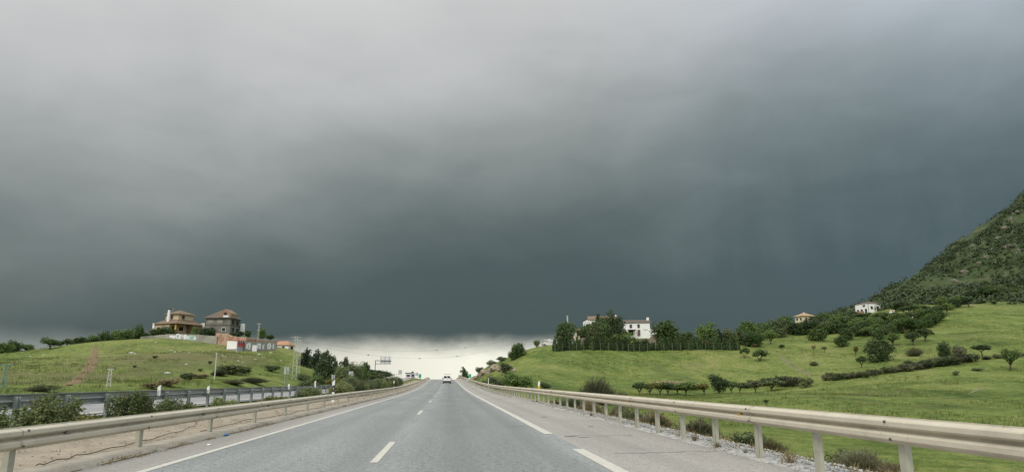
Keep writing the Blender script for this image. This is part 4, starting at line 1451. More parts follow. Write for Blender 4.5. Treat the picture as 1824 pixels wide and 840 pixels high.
rd = random.Random(61)
mrm = [boulder_mesh('rock', 80 + i, M['greyrock'], 3, .6) for i in range(3)]
for i, (u, v, s_) in enumerate([(1812, 378, 3.6), (1800, 392, 3.0), (1790, 408, 3.8), (1780, 424, 2.6), (1806, 415, 2.4), (1768, 446, 2.2), (1795, 440, 3.0), (1744, 470, 2.4), (1758, 462, 2.0), (1720, 486, 2.6), (1815, 452, 2.4), (1735, 440, 2.0), (1775, 470, 1.8), (1700, 500, 2.0)]):
    P = ground(u, v, 340)
    o = link('mountain_outcrop', mrm[i % 3], None, (P[0], P[1], P[2] - .55 * s_), rd.random() * 6, (s_ * rd.uniform(.7, 1.2), s_ * rd.uniform(.7, 1.1), s_ * rd.uniform(1.0, 1.5)))
    tag(o, 'grey-tan rock outcrop among the scrub high on the mountain slope', 'rock', 'outcrops on the mountain slope')

# ---- weeds and coarse grass standing in patches over the meadows
def meadow(x, y, z):
    pa = .55 * vnoise(x / 14, y / 14, 80) + .45 * vnoise(x / 4.5, y / 4.5, 81)
    a = np.arctan2(x, y)
    r = np.hypot(x, y)
    return (pa > .52) & (a > R(-36)) & (a < R(46)) & (r < 330) & ((x > 16) | (x < -27)) & (y > 48)


# ---- grass tufts
def tufts(name, P, hmin, hmax, wid, blades, mat, label, seed, cat='grass', lean=.35, wm=1.):
    rg = np.random.default_rng(seed)
    n = len(P)
    k = np.repeat(np.arange(n), blades)
    m_ = len(k)
    h = (hmin + (hmax - hmin) * rg.random(n))[k] * (.55 + .6 * rg.random(m_))
    a = rg.random(m_) * 6.283
    base = P[k] + np.stack([rg.normal(size=m_) * wid, rg.normal(size=m_) * wid, -.03 * np.ones(m_)], 1)
    w = (.006 + .010 * rg.random(m_)) * (1 + h) * wm
    sx = np.stack([np.cos(a) * w, np.sin(a) * w, np.zeros(m_)], 1)
    b2 = rg.random(m_) * 6.283
    tip = base + np.stack([np.cos(b2) * h * lean, np.sin(b2) * h * lean, h], 1)
    vs = np.stack([base - sx, base + sx, tip], 1).reshape(-1, 3)
    return tag(link(name, npmesh(name, vs, np.arange(3 * m_).reshape(-1, 3), M[mat])), label, cat, None, 'stuff')


rg = np.random.default_rng(77)


def field_pts(n, x0, x1, y0, y1, dens=None, power=1.6):
    t = rg.random(n) ** power
    y = y0 + (y1 - y0) * t
    x = x0 + (x1 - x0) * rg.random(n)
    if dens:
        kk = dens(x, y)
        x, y = x[kk], y[kk]
    return np.stack([x, y, H(x, y)], 1)


dn = lambda x, y: (vnoise(x / 2.3, y / 2.3, 60) > .42) & (rg.random(len(x)) > smooth(35, 90, y)) & (np.arctan2(x, y) < R(48))
mx_, my_ = rg.uniform(-170, 230, 90000), 20 + 260 * rg.random(90000)
mk_ = meadow(mx_, my_, 0)
mx_, my_ = mx_[mk_], my_[mk_]
tufts('meadow_grass', np.stack([mx_, my_, H(mx_, my_)], 1), .18, .55, .30, 5, 'meadow', 'coarse grass standing in patches over the meadows', 52, wm=2.6)
tufts('field_grass', field_pts(26000, 8, 70, 9, 90, dn, 1.2), .06, .17, .14, 4, 'blade', 'green grass of the field below the right guard rail', 1)
tufts('verge_grass', field_pts(9000, 6.4, 10.5, 5, 60, lambda x, y: vnoise(x / 1.2, y / 1.2, 61) > .4), .08, .26, .14, 5, 'bladedry', 'dry straw-coloured weeds on the bank below the right guard rail', 2)
tufts('median_grass', field_pts(5000, -9.3, -7.9, 8, 60, lambda x, y: vnoise(x * 1.5, y / 1.2, 62) > .45) + np.array([0, 0, .05]), .08, .26, .08, 5, 'blade', 'yellowish grass growing in the median under the shrubs', 3)
tufts('sand_weeds', field_pts(900, -8.0, -6.0, 7, 70, lambda x, y: vnoise(x / .8, y / 1.6, 65) > .55) + np.array([0, 0, .05]), .04, .14, .06, 6, 'bladedry', 'sparse dry grass on the sandy median', 9)
tufts('gravel_weeds', np.stack([gwx := 5.3 + 1.2 * rg.random(420), gwy := 6 + 45 * rg.random(420) ** 1.3, zroad(gwy) + .0], 1), .03, .13, .05, 6, 'bladedry', 'dry weeds growing through the white gravel verge', 10)
tufts('kerb_weeds', field_pts(2200, -5.66, -5.44, 7, 90, lambda x, y: vnoise(x * 2, y / 1.1, 63) > .45) + np.array([0, 0, .1]), .015, .06, .04, 5, 'bladedry', 'small dry weeds along the left kerb', 4)
tufts('hillside_grass', field_pts(22000, -75, -24, 40, 125, lambda x, y: (vnoise(x / 4, y / 4, 64) > .5) & (rg.random(len(x)) > smooth(60, 125, y)), 1.0), .10, .24, .2, 3, 'blade', 'rough grass over the lower left hillside', 5)

# weeds standing round the right-hand posts, each its own plant
rd = random.Random(13)
for i, (x, y, s) in enumerate([(5.5, 9.4, .14), (5.55, 11.3, .26), (5.5, 12.9, .11), (5.4, 14.0, .13), (5.5, 15.6, .2), (5.45, 18.1, .13), (5.5, 22.4, .14), (5.5, 27.0, .16)]):
    plant('weed', (x, y, .0), s * 1.7, s * 1.1, 'weed', 'small dry weed at the foot of a right guard rail post', 'weed', 'weeds at the right guard rail posts', 'leafdry', .02)
for (x, y, w, h, m_, lab) in [(7.7, 8.6, 1.3, .9, 'leafgrey', 'grey-green scrub on the bank right behind the nearest post'), (8.4, 10.8, 1.5, .8, 'leafgrey', 'dark scrub between the two nearest posts'),
                              (9.3, 7.6, 1.6, 1.0, 'leafgrey', 'rough scrub at the lower right corner of the picture'), (7.9, 13.6, 1.1, .8, 'leafol', 'weedy bush under the rail behind the third post'),
                              (7.6, 17.5, 1.0, .7, 'leafol', 'weedy bush under the rail behind the fifth post'), (7.8, 21.5, 1.2, .9, 'leafgrey', 'spiky weed clump under the rail'),
                              (7.7, 26.0, 1.3, .9, 'leafdry', 'reddish brown weed clump under the rail'), (7.7, 31.5, 1.4, 1.0, 'leafgrey', 'tall weed clump under the far rail'),
                              (7.6, 38, 1.6, 1.0, 'leafdry', 'brownish weed clump beneath the far rail posts')]:
    plant('broom' if m_ != 'leafol' else 'bush', (x, y, h1(x, y)), w, h, 'bank_weed', lab, 'weed', 'weeds on the right bank', m_)

rd = random.Random(41)
for i in range(46):
    y = 6.5 + 44 * (i + rd.random()) / 46
    x = 7.1 + rd.uniform(-.25, 1.6)
    kd = rd.choice(['weed', 'weed', 'broom'])
    s_ = rd.uniform(.4, .95)
    plant(kd, (x, y, h1(x, y)), s_ * 1.9, s_, 'bank_weed', 'straggling weed on the bank just beyond the white gravel verge', 'weed', 'straggling weeds along the gravel verge', rd.choice(['weedy', 'weedy', 'leafdry', 'leafgrey', 'leafol']))

# loose stones on the gravel verge
def pebbles(name, P, smin, smax, mat, label, seed):
    rg_ = np.random.default_rng(seed)
    n = len(P)
    o8 = np.array([(1, 0, 0), (0, 1, 0), (-1, 0, 0), (0, -1, 0), (0, 0, .8), (0, 0, -.4)])
    f8 = np.array([(0, 1, 4), (1, 2, 4), (2, 3, 4), (3, 0, 4), (1, 0, 5), (2, 1, 5), (3, 2, 5), (0, 3, 5)])
    s = smin + (smax - smin) * rg_.random(n) ** 3
    a = rg_.random(n) * 6.283
    c, s2 = np.cos(a), np.sin(a)
    q = o8[None] * s[:, None, None] * (.6 + .7 * rg_.random((n, 6, 3)))
    v = np.stack([q[..., 0] * c[:, None] - q[..., 1] * s2[:, None], q[..., 0] * s2[:, None] + q[..., 1] * c[:, None], q[..., 2]], -1) + P[:, None]
    f = (f8[None] + 6 * np.arange(n)[:, None, None]).reshape(-1, 3)
    return tag(link(name, npmesh(name, v.reshape(-1, 3), f, M[mat])), label, 'stones', None, 'stuff')


y = 5 + 50 * rg.random(5200) ** 1.3
x = 5.15 + 1.7 * np.clip(rg.normal(.55, .3, len(y)), 0, 1.15)
pebbles('loose_gravel', np.stack([x, y, zroad(y) + np.interp(x, [5, 5.6, 6.2, 6.75, 7.2], [-.012, .012, -.01, -.12, -.3]) + .008], 1), .010, .05, 'gravel', 'loose white stones on the verge under the right guard rail', 7)
y = 6 + 50 * rg.random(1800) ** 1.3
x = -8.2 + 2.6 * rg.random(len(y))
pebbles('sand_pebbles', np.stack([x, y, zroad(y) + np.interp(x, [-8.4, -7.6, -6.7, -5.9, -5.5], [.22, .16, .12, .09, .02]) + .006], 1), .006, .028, 'kerb', 'scattered pebbles and clods on the median sand', 8)

# pale rocks on the left hillside
rd = random.Random(17)
rm = [boulder_mesh('rock', 60 + i, M['stone'], 1, .4) for i in range(4)]
for i, (u, v, w) in enumerate([(54, 635, 4), (77, 632, 6), (234, 629, 11), (241, 630, 6), (149, 659, 5), (150, 672, 4), (278, 610, 5), (304, 624, 6), (312, 627, 7), (320, 626, 6), (332, 649, 8), (337, 628, 4),
                               (298, 665, 10), (397, 634, 5), (402, 635, 4), (422, 627, 5), (430, 635, 4), (416, 636, 3), (424, 643, 6), (432, 646, 5), (462, 632, 9), (470, 636, 7), (455, 640, 5), (482, 628, 6), (517, 648, 4), (500, 642, 5), (446, 634, 4)]):
    P = ground(u, v)
    k = depth(P) / FPX * w * .5
    o = link('rock', rd.choice(rm), None, (P[0], P[1], P[2] + k * .1), rd.random() * 6, (k, k * .8, k * .55))
    tag(o, 'pale rock lying on the grassy slope of the left hill', 'rock', 'pale rocks on the left hill')

# ------------------------------------------------------------------ van
vy = 158.0
van = empty('van', (-.38, vy, float(zroad(vy)) + .006), 0)
van.rotation_euler = (R(.9), 0, R(.3))
tag(van, 'white van with a roof rack driving ahead in the right lane', 'van')
prof = [(-2.0, .32), (-2.05, .55), (-2.05, 1.02), (-1.98, 1.70), (-1.85, 1.80), (.55, 1.82), (.75, 1.76), (1.35, 1.10), (2.0, .98), (2.12, .80), (2.12, .32)]
bo = MB().prism(prof, 0, -.86, .86).build('body', M['carwhite'], van)
bv = bo.modifiers.new('bevel', 'BEVEL'); bv.width = .06; bv.segments = 2
for sx in (-1, 1):
    MB().box((sx * .38, -2.045, 1.40), (.56, .05, .46)).build('rear_window', M['glass'], van)
    MB().box((sx * .79, -2.06, .98), (.12, .05, .34)).build('tail_light', M['red'], van)
    MB().box((sx * .96, .85, 1.12), (.17, .10, .22)).build('wing_mirror', M['black'], van)
    MB().box((sx * .862, .5, 1.38), (.012, .9, .40)).build('side_window', M['glass'], van)
    MB().box((sx * .70, -.7, 1.86), (.04, 2.1, .05)).build('roof_rail', M['galv'], van)
    for yy in (-1.35, 1.3):
        w = MB().tube([(sx * .66, yy, .31), (sx * .875, yy, .31)], .31, 16).build('wheel', M['rubber'], van)
        MB().tube([(sx * .87, yy, .31), (sx * .885, yy, .31)], .19, 12).build('rim', M['galv'], w)
rk = MB()
for yy in (-1.6, -.7, .2):
    rk.box((0, yy, 1.92), (1.5, .06, .05))
rk.box((0, -1.72, 1.99), (1.46, .05, .05))
rk.build('roof_rack', M['galv'], van)
MB().box((0, -2.09, .46), (1.74, .14, .26)).build('bumper', M['black'], van)
MB().box((0, -2.075, .90), (.50, .012, .11)).build('number_plate', M['plate'], van)
MB().box((0, -2.05, 1.25), (.025, .03, .9)).build('door_seam', M['black'], van)
MB().box((0, -1.0, .24), (1.5, 2.0, .1)).build('underside', M['black'], van)


# ------------------------------------------------------------------ building helpers
def azim(P):
    return math.atan2(P[0], P[1])


def site(name, u, v, d, phi=0., label='', cat='house'):
    P = at(u, v, d) if d else ground(u, v)
    d = depth(P)
    r_ = empty(name, tuple(P), -azim(P) + R(phi))
    tag(r_, label, cat)
    return r_, d / FPX


def window(root, face, c, w, h, fm='shutter', pm='glass', dp=.10, name='window'):
    """face: '-y' or '-x' or '+x' of the local house; c = (along, out, z centre)"""
    a, out, z = c
    t = .09
    fr, pn = MB(), MB()
    def bx(mb, da, dz, wa, hz, o0, o1):
        if face == '-y':
            mb.box((a + da, -(out + (o0 + o1) / 2), z + dz), (wa, o1 - o0, hz))
        elif face == '-x':
            mb.box((-(out + (o0 + o1) / 2), a + da, z + dz), (o1 - o0, wa, hz))
        else:
            mb.box((out + (o0 + o1) / 2, a + da, z + dz), (o1 - o0, wa, hz))
    for s in (-1, 1):
        bx(fr, s * (w / 2 - t / 2), 0, t, h - 2 * t, -.03, dp)
        bx(fr, 0, s * (h / 2 - t / 2), w, t, -.03, dp)
    bx(pn, 0, 0, w - 2 * t - .004, h - 2 * t - .004, -.02, dp * .35)
    f = fr.build(name, M[fm], root)
    pn.build('pane', M[pm], f)
    return f


def gable_roof(root, c, w, dpt, z0, rise, mat, over=.35, name='roof'):
    """ridge along local x, tiles with an overhang"""
    t = .16
    hy = dpt / 2 + over
    s = rise / (dpt / 2)
    zl = z0 - s * over
    poly = [(c[1] - hy, zl), (c[1], z0 + rise), (c[1] + hy, zl), (c[1] + hy, zl + t), (c[1], z0 + rise + t), (c[1] - hy, zl + t)]
    return MB().prism(poly, 0, c[0] - w / 2 - over, c[0] + w / 2 + over).build(name, M[mat], root)


def rot(phi, x, y):
    """from the direction of view back into the turned house"""
    c, s = math.cos(-R(phi)), math.sin(-R(phi))
    return x * c - y * s, x * s + y * c


# ---- beige villa
ph = 42
vl, k = site('villa', 317, 596, 202, ph, 'beige two-storey villa with terracotta hipped roofs and a white chimney on the left hilltop')
MB().box((0, 1.15, 1.15), (9.4, 5.5, 3.5)).build('wall', M['beige'], vl)
MB().box((3.1, -2.75, 1.15), (3.2, 2.3, 3.5)).build('side_room', M['brown'], vl)
MB().box((-1.6, -2.75, -.3), (6.2, 2.3, .62)).build('porch_floor', M['brown'], vl)
MB().tube([(-4.35, -3.6, -.5), (-4.35, -3.6, 2.85)], .24, 10).build('porch_column', M['yellowcol'], vl)
MB().tube([(-1.4, -3.6, -.5), (-1.4, -3.6, 2.85)], .18, 8).build('porch_column', M['brown'], vl)
MB().box((-2.9, -3.62, .55), (2.6, .14, .75)).build('balustrade', M['brown'], vl)
for a_ in (-3.3, -.6):
    window(vl, '-y', (a_, 1.6, 1.25), 1.4, 1.9, 'shutter', 'dark', name='porch_door')
for a_ in (-.2, 2.4):
    window(vl, '-x', (a_, 4.7, 1.4), 1.3, 1.2)
window(vl, '-y', (3.1, 3.9, 1.4), 1.0, 1.1)
lr = MB().frustum((0, 0), (10.5, 8.9), (5.5, 5.2), 2.9, 4.25).build('lower_roof', M['tile'], vl)
MB().box((0, 0, 4.75), (5.3, 5.0, 2.1)).build('upper_wall', M['beige'], vl)
window(vl, '-x', (.1, 2.65, 4.95), .9, .9)
window(vl, '-y', (-1.0, 2.5, 4.95), .9, 1.0)
MB().frustum((0, 0), (6.6, 6.3), (.4, .3), 5.8, 7.15).build('upper_roof', M['tile'], vl)
cx, cy = rot(ph, -2.9, -2.2)
ch = MB().tube([(cx, cy, 3.3), (cx, cy, 7.0)], [.42, .34], 10).build('chimney', M['limewash'], vl)
MB().tube([(cx, cy, 7.02), (cx, cy, 7.3), (cx, cy, 7.75)], [.42, .5, .28], 10).build('chimney_cap', M['blockdk'], ch)
cx, cy = rot(ph, -6.3, .6)
tw = MB().box((cx, cy, 1.1), (.8, .8, 4.2)).build('gate_pillar', M['limewash'], vl)
cx, cy = rot(ph, -2.0, 2.)
an = MB().tube([(cx, cy, 6.0), (cx, cy, 7.9)], .04, 5)
an.tube([(cx - .5, cy, 7.8), (cx + .5, cy, 7.8)], .03, 5).tube([(cx - .35, cy, 7.6), (cx + .35, cy, 7.6)], .03, 5)
an.build('aerial', M['galv'], vl)

# ---- unfinished house
ph = -24
uh, k = site('house', 396, 594, 208, ph, 'unfinished grey block house with a brown tiled roof beside the beige villa')
MB().box((0, 0, .1), (7.4, 7.2, 4.2)).build('wall', M['block'], uh)
MB().box((0, 0, 2.32), (7.6, 7.4, .2)).build('floor_slab', M['blockdk'], uh)
MB().box((0, 0, 3.4), (7.3, 7.1, 1.96)).build('upper_wall', M['block'], uh)
for a_, z_ in ((-2.2, 3.4), (.6, 3.4)):
    window(uh, '-y', (a_, 3.55, z_), 1.7, .9, 'conc', 'conc')
window(uh, '-y', (1.9, 3.6, 1.0), 1.2, 1.2, 'gwhite', 'dark')
window(uh, '-y', (-2.0, 3.6, .9), 1.6, 1.3, 'conc', 'dark')
for a_, z_ in ((-1.6, 3.3), (1.4, 3.3), (-1.4, 1.0), (1.6, .9)):
    window(uh, '+x', (a_, 3.65 if z_ > 2 else 3.7, z_), 1.7, 1.4, 'blockdk', 'dark')
MB().frustum((0, 0), (8.6, 8.4), (1.2, .3), 4.4, 7.1).build('roof', M['tilebrown'], uh)
gb = MB().prism([(.0, 4.5), (3.6, 4.5), (3.6, 5.9), (1.8, 7.15), (.0, 5.9)], 1, -3.3, 1.2).build('gable', M['brown'], uh)
window(uh, '-y', (1.9, 3.3, 5.7), .8, .9, 'shutter', 'dark')
MB().box((2.4, -3.95, 4.9), (1.6, .12, .55)).build('sheet', M['gwhite'], uh)
for vx, w_, z0, z1 in ((-5.4, 1.2, .6, 3.0), (5.6, 1.0, .3, 3.2)):
    cx, cy = rot(ph, vx, .5)
    MB().box((cx, cy, (z0 + z1) / 2 - .8), (w_, w_, z1 - z0 + 1.6)).build('gate_pillar', M['limewash'], uh)
cx, cy = rot(ph, -4.9, .3)
MB().tube([(cx, cy, 3.0), (cx, cy, 3.45)], [.55, .3], 8).build('water_tank', M['blockdk'], uh)

# bushes and little trees round the hilltop houses
for (u, v, w, h, d, kd, m_, lab) in [
        (275, 600, 24, 19, 192, 'bush', 'leafol', 'olive bush hiding the foot of the white villa pillar'),
        (293, 599, 36, 24, 193, 'bush', 'leaf', 'rounded green bush in front of the beige villa'), (346, 598, 14, 18, 193, 'conifer', 'leaf', 'small conical tree right of the villa porch'),
        (369, 606, 36, 26, 193, 'bush', 'leafdk', 'big dark bush hanging over the wall between the two hilltop houses'), (414, 600, 14, 12, 200, 'bush', 'leafdk', 'small dark bush at the right corner of the unfinished house'),
        (428, 600, 16, 12, 205, 'bush', 'leafdk', 'dark bush above the patterned brick wall'), (440, 601, 13, 13, 205, 'round', 'leaf', 'little round tree behind the brick wall'),
        (466, 602, 22, 17, 210, 'round', 'leaf', 'tree top rising behind the brick wall by the lattice pole'), (481, 605, 18, 11, 208, 'bush', 'leafbr', 'bright bush at the right end of the brick wall')]:
    P = at(u, v, d)
    kk = d / FPX
    plant(kd, P, w * kk, h * kk, 'bush' if kd == 'bush' else 'garden_tree', lab, 'bush' if kd == 'bush' else 'tree', 'greenery around the hilltop houses', m_)


# ---- walls round the plots
def wall_line(name, pts, hts, th, mat, label, base=.8, cap=None, piece='wall_panel'):
    """panels between places; pts 3-D feet, hts height at each"""
    r_ = empty(name, tuple(pts[0]))
    tag(r_, label, 'wall')
    p0 = Vector(pts[0])
    for i in range(len(pts) - 1):
        a, b_ = Vector(pts[i]) - p0, Vector(pts[i + 1]) - p0
        dv = b_ - a
        nrm2 = Vector((-dv.y, dv.x, 0)).normalized() * th / 2
        vs = []
        for p, hh in ((a, hts[i]), (b_, hts[i + 1])):
            for s in (-1, 1):
                q = p + nrm2 * s
                vs += [(q.x, q.y, q.z - base), (q.x, q.y, q.z + hh)]
        MB().add(vs, [(0, 4, 5, 1), (2, 3, 7, 6), (1, 5, 7, 3), (0, 2, 6, 4), (0, 1, 3, 2), (4, 6, 7, 5)]).build(piece, M[mat], r_)
    return r_


def gr(u, v, d=None):
    if d:
        P = at(u, v, d)
        return P
    return ground(u, v)


def feet(lst):
    out, hh = [], []
    for u, vb, vt, dd in lst:
        P = ground(u, vb)
        if dd:
            P = at(u, vb, depth(P) + dd)
        out.append(P)
        hh.append(float(at(u, vt, depth(P))[2] - P[2]))
    return out, hh


gpts, ghs = feet([(250, 602, 599, 0), (275, 601.5, 597, 0), (300, 603, 594.5, 0), (326, 605.5, 594, 0), (352, 608, 595.5, 0), (372, 610.5, 597, 0), (386, 612.5, 598, 0)])
gw = wall_line('garden_wall', gpts, ghs, .35, 'conc', 'long grey garden wall with white and mint graffiti below the beige villa')
# graffiti fields: irregular flat paint shapes a centimetre proud of the plaster
def paint(root, A, B, marks, off=.20):
    """marks: (t0, t1, z0, z1, mat, seed) along the wall from A to B"""
    A, B = Vector(A), Vector(B)
    o0 = Vector(root.location)
    dv = B - A
    L = Vector((dv.x, dv.y, 0)).length
    nn = Vector((dv.y, -dv.x, 0)).normalized()
    if nn.dot(Vector((0, 0, 1.3)) - A) < 0:
        nn = -nn
    for j, (t0, t1, z0, z1, mt, sd) in enumerate(marks):
        rg_ = random.Random(sd)
        n = 13
        vs = []
        for k_ in range(n):
            a = 6.283 * k_ / n
            sq = 1 / max(abs(math.cos(a)), abs(math.sin(a)))
            rr_ = min(sq, 1.25) * rg_.uniform(.72, 1.0)
            t = (t0 + t1) / 2 + (t1 - t0) / 2 * math.cos(a) * rr_
            z = (z0 + z1) / 2 + (z1 - z0) / 2 * math.sin(a) * rr_
            P = A + dv * t + nn * (off + .012 + .004 * j) - o0
            vs.append((P.x, P.y, A.z + dv.z * t + z - o0.z))
        MB().add(vs, [tuple(range(n))]).build('graffiti', M[mt], root)


paint(gw, gpts[2], gpts[3], [(.05, .55, .2, 1.1, 'gwhite', 1), (.5, 1.0, .1, 1.6, 'gwhite', 2), (.6, .72, .3, 1.4, 'ggrey', 6), (.82, .94, .2, 1.3, 'gmint', 7)])
paint(gw, gpts[3], gpts[4], [(.0, .3, .1, 1.6, 'gwhite', 9), (.2, .95, .1, 1.5, 'gmint', 3), (.28, .42, .3, 1.3, 'gwhite', 4), (.52, .7, .3, 1.2, 'ggrey', 5), (.76, .9, .3, 1.3, 'gwhite', 8)])
lpts, lhs = feet([(436, 625, 607, 0), (455, 625, 608, 0), (473, 624.5, 608, 0), (491, 624, 609, 0)])
bpts, bhs = feet([(384, 612, 592, 0), (404, 616, 594, 0), (417, 620, 599, 1.5), (436, 624, 600, 2.5), (463, 624, 604, 2.5), (491, 623, 607, 2.5)])
bw = wall_line('brick_wall', bpts, bhs, .3, 'pinkbrick', 'pink brick wall with dark diamond patterns stepping down the left hilltop')
for i in range(len(bpts)):
    p = Vector(bpts[i]) - Vector(bpts[0])
    hh = bhs[i] + .18
    MB().box((p.x, p.y, p.z + hh / 2 - .4), (.42, .42, hh + .8)).build('pillar', M['redbrick'] if i in (0, 5) else M['pinkbrick'], bw)


def motif(root, A, B, t, zc, r_, mat, style):
    A, B = Vector(A), Vector(B)
    dv = (B - A); L = Vector((dv.x, dv.y, 0)).length
    ux = Vector((dv.x, dv.y, 0)).normalized()
    nn = Vector((ux.y, -ux.x, 0))
    if nn.dot(Vector((0, 0, 1.3)) - A) < 0:
        nn = -nn
    c = A + dv * t + Vector((0, 0, zc)) + nn * .17 - Vector(root.location)
    mb = MB()

    def bar(p, q, w=.09):
        p, q = Vector(p), Vector(q)
        e = (q - p).normalized(); f = Vector((-e.y, e.x)) * w
        vs = []
        for dep in (-.05, .02):
            for s in (p + f, q + f, q - f, p - f):
                w3 = c + ux * s.x + Vector((0, 0, s.y)) + nn * dep
                vs.append(tuple(w3))
        mb.add(vs, [(0, 1, 2, 3), (7, 6, 5, 4), (0, 4, 5, 1), (1, 5, 6, 2), (2, 6, 7, 3), (3, 7, 4, 0)])
    if style == 'diamond':
        for rr_ in (r_, r_ * .45):
            q = [(0, rr_), (rr_, 0), (0, -rr_), (-rr_, 0)]
            for i in range(4):
                bar(q[i], q[(i + 1) % 4])
    elif style == 'cross':
        bar((-r_, -r_), (r_, r_)); bar((-r_, r_), (r_, -r_))
    else:
        for i in range(4):
            bar((-r_ + i * r_ * .66, -r_), (-r_ + i * r_ * .66, r_), .06)
    mb.build('brick_pattern', M[mat], root)


motif(bw, bpts[0], bpts[1], .45, 1.55, 1.15, 'redbrick', 'diamond')
motif(bw, bpts[1], bpts[2], .5, 2.1, .8, 'redbrick', 'cross')
motif(bw, bpts[2], bpts[3], .35, 2.4, .6, 'redbrick', 'diamond')
for t in (.1, .3, .5, .7, .9):
    motif(bw, bpts[3], bpts[4], t, (bhs[3] + bhs[4]) / 2 - .75, .5, 'redbrick', 'bars')
    motif(bw, bpts[4], bpts[5], t, (bhs[4] + bhs[5]) / 2 - .65, .45, 'redbrick', 'bars')
lw = wall_line('retaining_wall', lpts, lhs, .35, 'conc', 'grey graffiti-covered retaining wall below the right part of the brick wall')
for i in range(3):
    paint(lw, lpts[i], lpts[i + 1], [(.05, .48, .3, 2.1, 'gwhite', 20 + i), (.50, .95, .2, 1.9, 'ggrey', 30 + i), (.2, .3, .5, 1.7, 'ggrey', 40 + i), (.62, .74, .4, 1.7, 'gwhite', 50 + i), (.8, .88, .4, 1.5, 'conc', 60 + i)])

# ---- shed with red graffiti
ph = 45
sh, k = site('shed', 421, 625, None, ph, 'small white shed with red and blue graffiti and a red roof below the brick wall', 'shed')
MB().box((0 + 1.65, 1.65, .95), (3.3, 3.3, 3.3)).build('wall', M['limewash'], sh)
MB().add([(-.25, -.25, 2.62), (3.6, -.25, 2.75), (3.6, 3.6, 3.2), (-.25, 3.6, 3.05), (-.25, -.25, 2.74), (3.6, -.25, 2.87), (3.6, 3.6, 3.32), (-.25, 3.6, 3.17)],
         [(3, 2, 1, 0), (4, 5, 6, 7), (0, 1, 5, 4), (1, 2, 6, 5), (2, 3, 7, 6), (3, 0, 4, 7)]).build('roof', M['tinred'], sh)
MB().box((1.65, -.012, .9), (3.2, .02, 3.0)).build('grey_panel', M['ggrey'], sh)
# bubble letters: fat arched strokes in red with blue tips
for i in range(4):
    x0 = .35 + i * .72
    b = MB()
    pts2 = [(x0, 1.15 + .12 * math.sin(i * 2.2)), (x0 + .1, 1.9), (x0 + .32, 2.15), (x0 + .52, 1.85), (x0 + .5, 1.2 - .1 * i % .3)]
    for (ax, az), (bx_, bz) in zip(pts2[:-1], pts2[1:]):
        e = Vector((bx_ - ax, bz - az)).normalized(); f = Vector((-e.y, e.x)) * .17
        b.add([(ax - e.x * .08 + f.x, -.04, az - e.y * .08 + f.y), (bx_ + e.x * .08 + f.x, -.04, bz + e.y * .08 + f.y), (bx_ + e.x * .08 - f.x, -.04, bz + e.y * .08 - f.y), (ax - e.x * .08 - f.x, -.04, az - e.y * .08 - f.y)], [(0, 1, 2, 3)])
    b.build('graffiti_letter', M['gred'], sh)
    MB().tube([(x0 + .3, -.02, 2.42), (x0 + .3, -.055, 2.42)], .22, 9).build('graffiti', M['gblue'], sh)
MB().box((2.4, -.03, .55), (.7, .04, 1.2)).build('door', M['greenmast'], sh)
MB().box((-.02, 1.6, .15), (.05, 3.0, .9)).build('stained_plinth', M['conc'], sh)
cbn, k = site('utility_cabinet', 453, 625.5, None, 0, 'white utility cabinet standing against the graffiti retaining wall', 'cabinet')
MB().box((0, .4, .7), (1.1, .7, 1.9)).build('body', M['limewash'], cbn)
MB().box((-.02, .03, .75), (.9, .03, 1.4)).build('door', M['gwhite'], cbn)
MB().box((0, .4, 1.7), (1.25, .85, .1)).build('lid', M['conc'], cbn)

# ---- orange-roofed house behind the hill shoulder
oh, k = site('house', 505, 622, 240, -28, 'low house with an orange tiled roof peeping over the right shoulder of the left hill')
MB().box((0, 0, .2), (6.0, 5.0, 2.4)).build('wall', M['limewash'], oh)
MB().frustum((0, 0), (7.0, 6.0), (3.2, .2), 1.4, 2.9).build('roof', M['tileorange'], oh)
MB().box((-1.9, .3, 2.5), (.6, .6, 1.2)).build('chimney', M['redbrick'], oh)
window(oh, '-y', (1.2, 2.5, .5), 1.0, 1.0)
window(oh, '+x', (0, 3.0, .5), 1.6, 1.2, 'redbrick', 'dark')

# ---- white farmhouse on the right
fh, k = site('farmhouse', 1135, 600, 220, 3, 'white two-storey farmhouse with a tiled roof and end chimney above the cypress hedge')
MB().box((0, 3, 1.6), (8.2, 6, 6.0)).build('wall', M['limewash'], fh)
gable_roof(fh, (0, 3), 8.2, 6, 4.6, .95, 'tilebrown', .25)
for a_ in (-1.9, .55):
    window(fh, '-y', (a_, 0, 3.5), .75, 1.15)
window(fh, '-y', (.6, 0, 1.35), .85, 2.0, 'shutter', 'shutter', name='door')
window(fh, '-y', (-1.9, 0, 1.3), 1.4, 1.7, 'shutter', 'dark', name='doorway')
MB().box((-1.7, -.75, 2.3), (2.8, 1.6, .12)).build('porch_canopy', M['tilebrown'], fh)
for a_ in (-2.9, -.5):
    MB().box((a_, -1.4, 1.0), (.14, .14, 2.5)).build('porch_post', M['limewash'], fh)
MB().box((2.7, -.02, 2.35), (1.5, .1, .1)).build('ledge', M['conc'], fh)
chm = MB().box((3.7, 3.0, 5.7), (.75, 1.0, 1.6)).build('chimney', M['limewash'], fh)
MB().box((3.7, 3.0, 6.56), (.9, 1.15, .12)).build('chimney_cap', M['conc'], chm)
MB().prism([(4.1, -1.2), (7.2, -1.2), (7.2, 1.1), (6.9, 1.25), (4.7, 2.4), (4.1, 3.8)], 1, 1.2, 5.6).build('lean_to', M['limewash'], fh)
MB().box((7.6, 2.0, .3), (2.2, 3.6, .2)).build('low_roof', M['limewash'], fh)
MB().box((7.4, 2.2, -.5), (1.8, 3.0, 1.5)).build('low_wall', M['conc'], fh)

